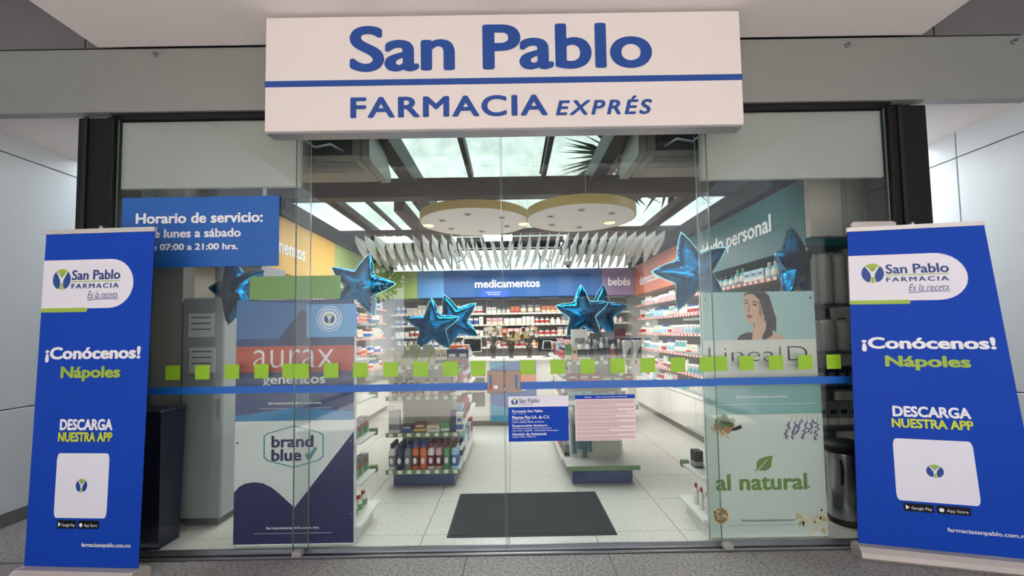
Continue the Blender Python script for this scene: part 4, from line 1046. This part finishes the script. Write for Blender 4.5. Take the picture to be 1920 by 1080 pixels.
for z, kind in ((0.40, 'box'), (0.68, 'box'), (0.13, 'bottle')):
    for y in (0.25, 0.35, 0.45):
        product(kind, .07, .12, .06, (CGR if kind == 'box' else CW, CG, CR), (-1.135, y, z), PI / 2, 'at right edge of brand blue unit')
for y in (0.22, 0.31, 0.40):
    product('bottle', .04, .15, .04, (CW, CW, CR), (1.345, y, 0.40 - 0.27 + 0.0), 0, 'at left foot of natural unit')
product('box', .06, .12, .08, (CK, CGR, CK), (1.36, 0.40, 0.40), 0, 'at left edge of natural unit')
db = pbox('display_stand', cmat('dark_violet', (70, 66, 100)), None, 2.16, 2.28, 1.35, 1.75, 0.05, 0.52, bev=0.01)
db.location.z = -0.05
tag(db, 'dark violet floor display standing against the right low cabinet', 'display')

# ---- left posters
def sheet(nm, x0, x1, z0, z1, m, label, y=0.110, t=0.005):
    r = empty(nm, ((x0 + x1) / 2, y, z0), label=label, cat='poster')
    pbox('sheet', m, r, x0, x1, y - 0.0, y + t, z0, z1); return r
PBL = mat('poster_blue', (8, 46, 102), 0.3); PTE = mat('poster_teal_blue', (36, 116, 168), 0.3); PORG = mat('poster_orange', (174, 60, 34), 0.35); PALE = mat('poster_pale', (212, 216, 214), 0.4); PLB = mat('poster_light_blue', (92, 150, 206), 0.35)
pg = sheet('green_card', -1.80, -1.175, 1.67, 1.83, mat('card_green', (104, 146, 60), 0.4), 'green card standing above the aurax poster behind the left glass')
p1 = sheet('generics_poster', -1.885, -1.08, 0.845, 1.665, PBL, 'blue generics poster with orange aurax band behind the left glass')
YO = (0, 0.1098, 0)
def pl(poly, m, parent, nm, lay=1, yy=0.110):
    return MB().plate(poly, (0, yy - 0.0006 * (lay - 1), 0), FX, FZ, 0.0005).build(nm, m, parent)
pl([(-1.885, 1.40), (-1.40, 1.40), (-1.40, 1.64), (-1.50, 1.64), (-1.885, 1.665)], mat('poster_mid', (48, 98, 152), 0.35), p1, 'pale_field')
pl([(-1.62, 1.36), (-1.32, 1.36), (-1.32, 1.52), (-1.44, 1.60)], NAVY, p1, 'dark_facet', 2)
pl([(-1.885, 1.172), (-1.08, 1.172), (-1.08, 1.348), (-1.885, 1.348)], PORG, p1, 'orange_band', 2)
pl([(-1.885, 0.845), (-1.08, 0.845), (-1.08, 0.90), (-1.5, 0.93), (-1.885, 0.88)], PTE, p1, 'teal_foot', 2)
text('aurax', (-1.765, -1.215, 1.20, 1.325), (0, 0.1085, 0), FX, FZ, LETW, p1, -0.012, res=6)
text('genéricos', (-1.70, -1.275, 1.07, 1.155), (0, 0.1092, 0), FX, FZ, LETW, p1, 0.02)
text('farmaciasanpablo.com.mx', (-1.66, -1.30, 0.948, 0.972), (0, 0.1092, 0), FX, FZ, LETW, p1, 0.01)
MB().box(-1.72, -1.23, 0.109, 0.1095, 0.925, 0.927).build('rule', LETW, p1)
# light blue card with the round emblem, stuck inside the door glass
p3 = pbox('emblem_card', PLB, None, -1.395, -1.055, 0.088, 0.092, 1.405, 1.63)
tag(p3, 'light blue card with a round white emblem beside the aurax poster', 'card')
emb_o = MB()
for (r0, r1, mi) in ((0.0, 0.052, 0), (0.062, 0.070, 0), (0.082, 0.087, 0)):
    n = 28; c = (-1.24, 1.53)
    ring = [(c[0] + r1 * math.cos(2 * PI * i / n), c[1] + r1 * math.sin(2 * PI * i / n)) for i in range(n)]
    if r0 == 0: emb_o.plate(ring, (0, 0.088, 0), FX, FZ, 0.0006)
    else:
        for i in range(n):
            a, b = 2 * PI * i / n, 2 * PI * (i + 1) / n
            emb_o.plate([(c[0] + r0 * math.cos(a), c[1] + r0 * math.sin(a)), (c[0] + r1 * math.cos(a), c[1] + r1 * math.sin(a)), (c[0] + r1 * math.cos(b), c[1] + r1 * math.sin(b)), (c[0] + r0 * math.cos(b), c[1] + r0 * math.sin(b))], (0, 0.088, 0), FX, FZ, 0.0006)
emb_o.build('round_emblem', BANW, p3)
emblem(p3, (0, 0.0872, 0), FX, FZ, (-1.24, 1.53), 0.036)
# brand blue
p2 = sheet('brand_poster', -1.885, -1.08, 0.03, 0.842, PALE, 'white and navy brand blue poster low behind the left glass')
wave = [(-1.885, 0.03), (-1.08, 0.03), (-1.08, 0.765), (-1.476, 0.268)] + [(-1.476 - 0.409 * t, 0.268 + 0.16 * math.sin(PI * 0.62 * t) * (1.05) + 0.0 * t) for t in [i / 10 for i in range(1, 11)]]
wave = [(-1.885, 0.03), (-1.08, 0.03), (-1.08, 0.765), (-1.476, 0.268), (-1.52, 0.305), (-1.58, 0.36), (-1.63, 0.40), (-1.69, 0.43), (-1.75, 0.438), (-1.81, 0.43), (-1.85, 0.41), (-1.885, 0.37)]
pl(wave, NAVY, p2, 'navy_wave')
hexo = [(-1.69, 0.60), (-1.69, 0.745), (-1.66, 0.765), (-1.485, 0.812), (-1.31, 0.765), (-1.283, 0.745), (-1.283, 0.60), (-1.31, 0.575), (-1.485, 0.528), (-1.66, 0.575)]
def outline(pts, w, m, parent, nm, lay=2):
    mm = MB(); n = len(pts); cx = sum(p[0] for p in pts) / n; cz = sum(p[1] for p in pts) / n
    inn = [(cx + (x - cx) * (1 - w), cz + (z - cz) * (1 - w * 1.3)) for x, z in pts]
    for i in range(n):
        j = (i + 1) % n; mm.plate([pts[j], pts[i], inn[i], inn[j]], (0, 0.110 - 0.0006 * lay, 0), FX, FZ, -0.0005)
        mm.plate([pts[i], pts[j], inn[j], inn[i]], (0, 0.110 - 0.0006 * lay, 0), FX, FZ, 0.0005)
    return mm.build(nm, m, parent)
TQ = mat('turquoise_print', (78, 140, 150), 0.4)
outline(hexo, 0.045, TQ, p2, 'hexagon_outline')
text('brand', (-1.636, -1.352, 0.665, 0.745), (0, 0.109, 0), FX, FZ, NAVY, p2, 0.03, res=5)
text('blue', (-1.636, -1.432, 0.575, 0.655), (0, 0.109, 0), FX, FZ, NAVY, p2, 0.03, res=5)
pl([(-1.41, 0.612), (-1.395, 0.63), (-1.382, 0.612), (-1.345, 0.668), (-1.325, 0.655), (-1.375, 0.578), (-1.39, 0.578)][::-1], TQ, p2, 'tick_mark', 3)
text('farmaciasanpablo.com.mx', (-1.665, -1.31, 0.122, 0.145), (0, 0.109, 0), FX, FZ, LETW, p2, 0.01)
MB().box(-1.745, -1.225, 0.109, 0.1095, 0.098, 0.100).build('rule', LETW, p2)
for (x, z) in ((-1.865, 0.70), (-1.865, 0.22), (-1.10, 0.70), (-1.10, 0.22)): MB().tube([(x, 0.11, z), (x, 0.106, z)], 0.006, 8).build('fixing_screw', ALU if x > -1.5 else BLACK, p2)

# ---- right posters
PTL = mat('poster_mist_teal', (150, 180, 180), 0.4); PSG = mat('poster_sage', (202, 210, 202), 0.4, var=0.02); PGW = mat('poster_grey_white', (206, 206, 200), 0.4)
q1 = sheet('skincare_poster', 1.315, 2.085, 1.04, 1.668, PGW, 'poster of a dark haired woman touching her cheek behind the right glass')
pl([(1.315, 1.338), (2.085, 1.338), (2.085, 1.668), (1.315, 1.668)], PTL, q1, 'misty_background')
SK = mat('print_skin', (196, 160, 140), 0.5); SKD = mat('print_skin_shade', (150, 112, 96), 0.5); HR = mat('print_hair', (48, 36, 36), 0.5); LP = mat('print_lips', (158, 84, 84), 0.5)
def zp(l):    # points traced in a zoomed view of the poster -> poster plane (metres)
    return [(1.315 + (x - 533) / 800 * 0.76, 1.668 - (y - 410) / 340 * 0.33) for x, y in l]
def ccw(l):
    a = sum(l[i][0] * l[(i + 1) % len(l)][1] - l[(i + 1) % len(l)][0] * l[i][1] for i in range(len(l)))
    return l if a > 0 else l[::-1]
pic = MB()
def pp(l, mi, lay): pic.plate(ccw(zp(l)), (0, 0.110 - 0.0005 * lay, 0), FX, FZ, 0.0004, mi)
pp([(772, 749), (790, 722), (830, 700), (885, 690), (905, 640), (985, 650), (1040, 705), (1090, 715), (1122, 749)], 0, 2)
pp([(772, 749), (795, 716), (850, 697), (890, 700), (884, 749)], 2, 3)
pp([(900, 600), (960, 560), (990, 620), (960, 690), (905, 690), (893, 640)], 1, 3)
pp([(838, 432), (850, 416), (905, 411), (985, 411), (1020, 440), (1035, 500), (1050, 560), (1064, 600), (1058, 700), (1035, 680), (1030, 720), (1005, 735), (975, 749), (955, 749), (958, 690), (975, 600), (965, 520), (930, 455), (890, 430), (850, 440)], 2, 4)
pp([(838, 440), (860, 424), (905, 428), (940, 460), (958, 500), (966, 545), (950, 590), (925, 622), (893, 638), (868, 630), (848, 600), (838, 565), (834, 530), (830, 500), (834, 470)], 0, 5)
pp([(836, 470), (846, 464), (868, 470), (868, 476), (846, 471)], 2, 6); pp([(890, 482), (915, 474), (942, 490), (940, 495), (915, 482), (892, 488)], 2, 6)
pp([(838, 488), (850, 482), (864, 490), (850, 496)], 2, 6); pp([(893, 500), (912, 493), (934, 506), (912, 512)], 2, 6)
pp([(868, 490), (878, 495), (872, 545), (862, 556), (850, 548), (862, 540)], 1, 6)
pp([(852, 575), (866, 568), (876, 572), (898, 580), (884, 596), (864, 600), (853, 588)], 3, 6)
pp([(945, 470), (958, 500), (966, 545), (952, 588), (930, 616), (940, 560)], 1, 6)
pp([(880, 749), (888, 700), (900, 668), (908, 640), (912, 600), (920, 585), (928, 598), (930, 625), (936, 585), (944, 572), (952, 585), (950, 620), (960, 580), (970, 572), (977, 588), (972, 625), (984, 610), (988, 640), (982, 680), (962, 712), (945, 749)], 0, 7)
pp([(928, 600), (931, 598), (933, 640), (930, 640)], 1, 8); pp([(949, 590), (952, 590), (951, 640), (948, 640)], 1, 8); pp([(970, 600), (972, 600), (968, 645), (966, 645)], 1, 8)
pic.build('portrait_picture', [SK, SKD, HR, LP], q1)
text('Linea|D', (1.345, 2.02, 1.16, 1.29), (0, 0.109, 0), FX, FZ, BLACK, q1, -0.02, res=6)
q2 = sheet('natural_poster', 1.315, 2.10, 0.02, 0.832, PSG, 'pale sage al natural poster with lavender and nuts behind the right glass')
q3 = sheet('web_address_strip', 1.315, 2.10, 0.834, 1.038, mat('strip_teal', (112, 158, 156), 0.4), 'teal web address strip between the woman poster and the natural poster')
text('farmaciasanpablo.com.mx', (1.52, 1.87, 0.938, 0.962), (0, 0.1095, 0), FX, FZ, LETW, q3, 0.01)
MB().box(1.35, 2.06, 0.109, 0.1095, 0.90, 0.902).build('rule', LETW, q3)
GNT = mat('leaf_green_print', (104, 134, 62), 0.45)
text('al natural', (1.357, 1.975, 0.328, 0.438), (0, 0.1095, 0), FX, FZ, GNT, q2, 0.03, res=5)
pl(ccw([(1.985 + 0.008 * math.cos(a), .345 + .008 * math.sin(a)) for a in [2 * PI * i / 8 for i in range(8)]]), GNT, q2, 'small_mark', 1)
pl(ccw([(1.628, 0.447), (1.655, 0.458), (1.70, 0.455), (1.735, 0.478), (1.745, 0.53), (1.75, 0.555), (1.70, 0.548), (1.655, 0.532), (1.638, 0.505), (1.64, 0.478)]), GNT, q2, 'leaf_mark', 1)
pl(ccw([(1.626, 0.444), (1.632, 0.441), (1.715, 0.528), (1.710, 0.530)]), PSG, q2, 'leaf_vein', 3)
text('farmaciasanpablo.com.mx', (1.525, 1.87, 0.118, 0.14), (0, 0.1095, 0), FX, FZ, mat('grey_print', (120, 130, 118)), q2, 0.005)
MB().box(1.44, 1.95, 0.109, 0.1095, 0.098, 0.100).build('rule', mat('grey_print', (120, 130, 118)), q2)
art = MB()
def blob(cx, cz, rx, rz_, ang, mi, lay):
    ca, sa = math.cos(ang), math.sin(ang)
    art.plate([(cx + rx * math.cos(t) * ca - rz_ * math.sin(t) * sa, cz + rx * math.cos(t) * sa + rz_ * math.sin(t) * ca) for t in [2 * PI * i / 10 for i in range(10)]], (0, 0.110 - 0.0004 * lay, 0), FX, FZ, 0.0003, mi)
ra = random.Random(4)
# lavender, top right
for k in range(6):
    bx, bz = 1.90 + 0.034 * k, 0.826; ex_, ez_ = 1.84 + 0.042 * k, 0.66 + 0.05 * ra.random()
    art.plate(ccw([(bx - .0015, bz), (bx + .0015, bz), (ex_ + .0015, ez_), (ex_ - .0015, ez_)]), (0, 0.1096, 0), FX, FZ, 0.0003, 1)
    for j in range(9):
        t = 0.35 + 0.65 * j / 8; blob(bx + (ex_ - bx) * t + ra.uniform(-.012, .012), bz + (ez_ - bz) * t, 0.011, 0.006, ra.uniform(0, 3), 0, 2 + j % 3)
# herbs, wood slice and vials, top left
blob(1.43, 0.755, 0.075, 0.055, 0.2, 2, 1)
for (x, z, a) in ((1.40, .80, .5), (1.44, .81, 2.2), (1.475, .79, .2), (1.42, .775, 1.4), (1.46, .77, 2.8)): blob(x, z, 0.035, 0.02, a, 1 if a < 1 else 3, 3)
for (x, z, a) in ((1.36, .73, -.8), (1.40, .71, -.9), (1.44, .70, -.9)): blob(x, z, 0.04, 0.009, a, 4, 4)
blob(1.525, .745, 0.05, 0.012, 0.35, 5, 4); blob(1.56, .757, 0.014, 0.011, 0.35, 6, 5)
# nut bowl, bottom left
blob(1.385, 0.165, 0.06, 0.065, 0, 6, 1); blob(1.385, 0.165, 0.048, 0.052, 0, 2, 2)
for k in range(9): blob(1.385 + ra.uniform(-.03, .03), .165 + ra.uniform(-.035, .035), .016, .008, ra.uniform(0, 3), 4, 3 + k % 3)
# cashews, bottom right
for k in range(24): blob(2.0 + ra.uniform(-.09, .085), .095 + ra.uniform(-.06, .05 + .03 * (k % 2)), .03, .013, ra.uniform(0, 3), 6 if k % 3 else 4, 1 + k % 6)
art.build('botanical_pictures', [mat('lavender_print', (96, 84, 130)), GNT, mat('wood_print', (150, 112, 74)), mat('herb_print', (70, 104, 52)), mat('almond_print', (196, 176, 134)), BLACK, mat('cashew_print', (216, 208, 178))], q2)
for (x, z) in ((1.34, 0.19), (2.06, 0.19), (1.335, 1.62), (2.06, 1.62)): MB().tube([(x, 0.11, z), (x, 0.106, z)], 0.006, 8).build('fixing_screw', BLACK, q2 if z < 1 else q1)

# ---- doormat
dm = empty('doormat', (0.12, 0.6, 0), label='charcoal doormat on the tiles just inside the doors', cat='doormat')
pbox('rubber_border', MATR, dm, -0.475, 0.712, 0.215, 1.01, 0.0, 0.007, bev=0.003)
pbox('carpet_field', MATM, dm, -0.455, 0.692, 0.235, 0.99, 0.007, 0.010)

# ---- items behind the fixed panes
bn = empty('dark_bin', (-2.51, 0.21, 0), label='tall dark navy tapered bin inside the left glass, half behind the banner', cat='bin')
m = MB(); a, b = 0.13, 0.15
m.add([(-.12, -.09, 0), (.12, -.09, 0), (.12, .09, 0), (-.12, .09, 0), (-.13, -.11, .9), (.13, -.11, .9), (.13, .11, .9), (-.13, .11, .9)], [(0, 3, 2, 1), (4, 5, 6, 7), (0, 1, 5, 4), (1, 2, 6, 5), (2, 3, 7, 6), (3, 0, 4, 7)])
m.build('bin_body', mat('dark_navy_plastic', (20, 26, 48), 0.4), bn, world=False)
MB().box(-.138, .138, -.118, .118, .9, .925, bev=.008).build('bin_rim', mat('dark_navy_plastic', (20, 26, 48)), bn, world=False)
mc = empty('grey_cabinet', (-2.37, 0.6, 0), label='tall pale grey cabinet with papers on its front, behind the left glass', cat='cabinet')
pbox('carcass', mat('cabinet_grey', (156, 160, 162), 0.45), mc, -2.52, -2.20, 0.45, 0.84, 0.06, 1.72, bev=0.01)
pbox('plinth', DARKW, mc, -2.50, -2.24, 0.48, 0.82, 0, 0.06)
for (x0, x1, z0, z1) in ((-2.47, -2.27, 1.42, 1.60), (-2.46, -2.26, 1.15, 1.34)): 
    p = pbox('paper_notice', PALE, mc, x0, x1, 0.447, 0.45, z0, z1)
    for k in range(3): MB().box(x0 + .02, x1 - .03, 0.4455, 0.447, z1 - .035 - k * .045, z1 - .027 - k * .045).build('printed_line', mat('grey_ink', (90, 92, 100)), p)
pbox('door_handle', ALU, mc, -2.235, -2.22, 0.43, 0.45, 0.8, 0.95)
# right corner rack
rk = empty('corner_rack', (2.57, 0.75, 0), label='dark shelf rack in the right corner behind the banner', cat='shelving')
DKR = mat('rack_grey', (96, 98, 100), 0.4, 0.3)
for x in (2.375, 2.755):
    for y in (0.56, 0.9): pbox('post', DKR, rk, x, x + 0.02, y, y + 0.02, 0, 2.06)
for z in (0.62, 0.93, 1.22, 1.60): pbox('rack_shelf', DKR, rk, 2.38, 2.775, 0.56, 0.92, z - 0.02, z)
pbox('rack_back', mat('rack_back_grey', (118, 122, 122), 0.5), rk, 2.38, 2.775, 0.915, 0.925, 0.1, 2.06)
for i in range(3):
    for z, h in ((1.60, 0.44), (1.22, 0.27)):
        c = empty('paper_roll', (2.45 + i * 0.122, 0.66, z), label=f'pale grey roll, {nth(i + 1)} from the left on the ' + ('upper' if z > 1.5 else 'middle') + ' corner rack shelf', cat='roll', group=('upper' if z > 1.5 else 'middle') + ' shelf rolls in the corner rack')
        MB().lathe([(0.05, 0), (0.055, 0.02), (0.055, h * .85), (0.045, h * .93), (0.03, h * .95)], seg=16).build('roll_body', mat('roll_grey', (186, 186, 182), 0.5), c, world=False)
        MB().lathe([(0.028, h * .94), (0.034, h * .97), (0.02, h)], seg=10).build('roll_cap', DKR, c, world=False)
for i in range(4):
    product('box', .076, .17, .1, (CN, CGR, CGR) if i % 2 else (CK, CB, CGR), (2.45 + i * .085, 0.64, 0.93), 0, 'on right corner rack lower shelf')
    product('box', .076, .2, .1, (CGR, CW, CK), (2.45 + i * .085, 0.64, 0.62), 0, 'on right corner rack bottom shelf')
tc_ = empty('pedal_bin', (2.43, 0.36, 0), label='stainless steel pedal bin with black lid behind the right glass', cat='bin')
INOX = mat('stainless_steel', (150, 152, 154), 0.22, 0.95, var=0.06, scale=20)
MB().lathe([(0.118, 0.03), (0.12, 0.05), (0.128, 0.50), (0.130, 0.515)], seg=28).build('bin_body', INOX, tc_, world=False)
MB().lathe([(0.122, 0.0), (0.124, 0.035)], seg=28).build('base_ring', BLACK, tc_, world=False)
MB().lathe([(0.134, 0.51), (0.136, 0.54), (0.12, 0.57), (0.06, 0.59), (0.01, 0.594)], seg=28).build('lid', BLACK, tc_, world=False)
MB().tube([(-0.10, -0.09, 0.46), (-0.12, -0.12, 0.42), (-0.12, -0.12, 0.34), (-0.10, -0.09, 0.30)], 0.009, 8).build('carry_handle', BLACK, tc_, world=False)
MB().box(-0.035, 0.035, -0.165, -0.12, 0.012, 0.022, bev=.003).build('pedal', BLACK, tc_, world=False)

# ================================================================== star balloons
def star(name, c, R_, rot, tilt, label, ry=0.0, group=None):
    r = empty(name, c, 0, label=label, cat='balloon', group=group)
    r.rotation_euler = (tilt, ry, 0)
    n = 80; rings = 9; m = MB(); rr = random.Random(int(c[0] * 100))
    def rad(a):
        k = (a / (2 * PI) * 5) % 1.0; k = abs(k - 0.5) * 2      # 1 at tips, 0 in the notch
        return R_ * (0.50 + 0.50 * k ** 1.7)
    for side in (-1, 1):
        k0 = len(m.v)
        for j in range(rings + 1):
            q = j / rings
            for i in range(n):
                a = 2 * PI * i / n + PI / 2 + rot; aa = 2 * PI * i / n
                R0 = rad(aa); tipk = abs(((aa / (2 * PI) * 5) % 1.0) - 0.5) * 2
                th = 0.33 * R_ * math.sqrt(max(0, 1 - q ** 2.2)) * (1 - 0.35 * tipk * q)
                th += 0.018 * R_ * math.sin(aa * 37 + side) * q * (1 - q) * 4
                m.v.append((R0 * q * math.cos(a), side * th, R0 * q * math.sin(a)))
        for j in range(rings):
            for i in range(n):
                f = [k0 + j * n + i, k0 + j * n + (i + 1) % n, k0 + (j + 1) * n + (i + 1) % n, k0 + (j + 1) * n + i]
                if j == 0: f = [k0 + i, k0 + n + (i + 1) % n, k0 + n + i]; f = [k0, k0 + n + i, k0 + n + (i + 1) % n]
                m.f.append(f if side > 0 else f[::-1]); m.m.append(0); m.sm.append(True)
    m.build('foil_body', FOIL, r, world=False)
    # welded seam
    s = MB(); vs = []
    for off in (0.97, 1.035):
        for sd in (-0.0015, 0.0015):
            for i in range(n):
                aa = 2 * PI * i / n; a = aa + PI / 2 + rot; q = rad(aa) * off; vs.append((q * math.cos(a), sd, q * math.sin(a)))
    fs = []
    for i in range(n):
        j = (i + 1) % n
        fs += [(i, j, 2 * n + j, 2 * n + i), (n + j, n + i, 3 * n + i, 3 * n + j), (2 * n + i, 2 * n + j, 3 * n + j, 3 * n + i)]
    s.add(vs, fs).build('seam', mat('seam_foil', (120, 200, 220), 0.25, 0.8), r, world=False)
    a = PI / 2 + rot + PI * 0.2 * 5
    MB().tube([(0, 0, -R_ * 0.45), (0, -0.01, -R_ * 0.62)], 0.006, 6).build('neck', FOIL, r, world=False)
    return r
star('star_balloon', (1.40, 0.45, 1.86), 0.31, 0.30, 0.15, 'large teal foil star balloon above the natural poster, left of two', ry=0.0)
star('star_balloon', (2.17, 0.42, 1.90), 0.29, 0.1, -0.1, 'teal foil star balloon above the natural poster, partly behind its right end')
bpy.data.objects['star_balloon.001'].rotation_euler = (0, 0, 0.6)
star('star_balloon', (-1.23, 0.68, 1.82), 0.27, -0.25, 0.1, 'teal foil star balloon right of the green card')
bpy.data.objects['star_balloon.002'].rotation_euler = (0.1, 0, 0.2)
star('star_balloon', (-2.0, 0.30, 1.755), 0.27, 0.2, 0.1, 'dark teal foil star balloon left of the green card, under the hours sign')
bpy.data.objects['star_balloon.003'].rotation_euler = (0.1, 0, -0.25)
star('star_balloon', (-0.80, 1.50, 1.49), 0.28, 0.0, 0.12, 'teal foil star balloon over the left island, left of the pair')
star('star_balloon', (-0.62, 1.80, 1.55), 0.30, 0.35, 0.1, 'teal foil star balloon over the left island, right of the pair')
star('star_balloon', (0.72, 1.50, 1.60), 0.28, 0.05, 0.1, 'teal foil star balloon over the right island, left of the pair')
star('star_balloon', (0.98, 1.85, 1.62), 0.30, -0.1, 0.1, 'teal foil star balloon over the right island, right of the pair')

# ================================================================== beyond the roof
cwall = pbox('concrete_wall', CONCR, None, -9, 9, 10.5, 11.0, 0, 13)
tag(cwall, 'pale weathered concrete wall seen through the skylight', 'wall')
def palm(c, n, L, label, seed):
    r = empty('spiky_palm', (c[0], c[1], 3.23), label=label, cat='palm')
    rr = random.Random(seed); C0 = Vector((0, 0, c[2] - 3.23))
    MB().tube([(0, 0, 0), (0.02, 0, (c[2] - 3.23) * .5), (0, 0, c[2] - 3.23)], 0.05, 8).build('trunk', CBR, r, world=False)
    LFM = mat('palm_leaf', (62, 74, 60), 0.6)
    for i in range(n):
        u = rr.uniform(-1, 1); a = rr.uniform(0, 2 * PI); s_ = math.sqrt(1 - u * u); d = Vector((s_ * math.cos(a), s_ * math.sin(a), abs(u) * 0.9 - 0.25)).normalized()
        w = d.cross(Vector((0.1, 0.2, 1))).normalized(); l = L * rr.uniform(.75, 1.1)
        m = MB(); p0 = C0; p1 = C0 + d * l * .5 + Vector((0, 0, .03)); p2 = C0 + d * l + Vector((0, 0, -.05 * l))
        m.add([p0 - w * .016, p0 + w * .016, p1 + w * .028, p2, p1 - w * .028, p1 + Vector((0, 0, .008))], [(0, 1, 5), (1, 2, 5), (2, 3, 5), (3, 4, 5), (4, 0, 5)])
        m.build('leaf', LFM, r, world=False)
palm((1.50, 2.75, 3.66), 130, 0.85, 'spiky dark palm on the roof beside the right roof beam', 3)
palm((2.35, 3.3, 3.58), 190, 0.85, 'spiky dark palm on the roof above the teal sign', 8)
palm((1.9, 4.1, 3.7), 90, 0.8, 'spiky dark palm on the roof behind the other two', 9)

# street side behind the viewer, mirrored in the glass
bd = empty('street_building', (2, -27, 0), label='grey street building opposite the shop, mirrored in the glass', cat='building')
BW = mat('building_grey', (120, 122, 128), 0.7); BWN = mat('building_window', (40, 50, 62), 0.15)
pbox('wall', BW, bd, -7.5, 16, -28, -27, 0, 9)
for i in range(8):
    for j in range(3):
        x = -2.6 + i * 2.3; z = 1.0 + j * 2.8; w = pbox('window', BWN, bd, x, x + 1.3, -26.99, -26.95, z, z + 1.6)
        MB().box(x - .06, x + 1.36, -26.95, -26.9, z - .12, z).build('sill', WHITE, w)
def tree(x, y, h, seed):
    r = empty('street_tree', (x, y, 0), label=('nearer' if y > -13 else 'farther') + ' leafy street tree mirrored in the left glass', cat='tree', group='street trees mirrored in the glass')
    MB().tube([(x, y, 0), (x + .1, y, h * .4), (x, y, h * .7)], .16, 8, r2=.07).build('trunk', CBR, r)
    rr = random.Random(seed); m = MB()
    for _ in range(4200):
        v = Vector((rr.gauss(0, 1), rr.gauss(0, 1), rr.gauss(0, .8))); v = v.normalized() * (h * .36 * rr.random() ** .4); c = Vector((x, y, h * .75)) + v
        a = Vector((rr.uniform(-1, 1), rr.uniform(-1, 1), rr.uniform(-1, 1))).normalized() * .12; b = a.cross(Vector((rr.random(), .3, rr.random()))).normalized() * .07
        m.add([c - a, c + b, c + a, c - b], [(0, 1, 2, 3)])
    m.build('crown', mat('tree_leaf', (74, 108, 52), 0.6), r)['kind'] = 'stuff'
tree(-5.4, -12, 6.0, 1); tree(-12.5, -16, 7.5, 2)
bpy.context.view_layer.update()
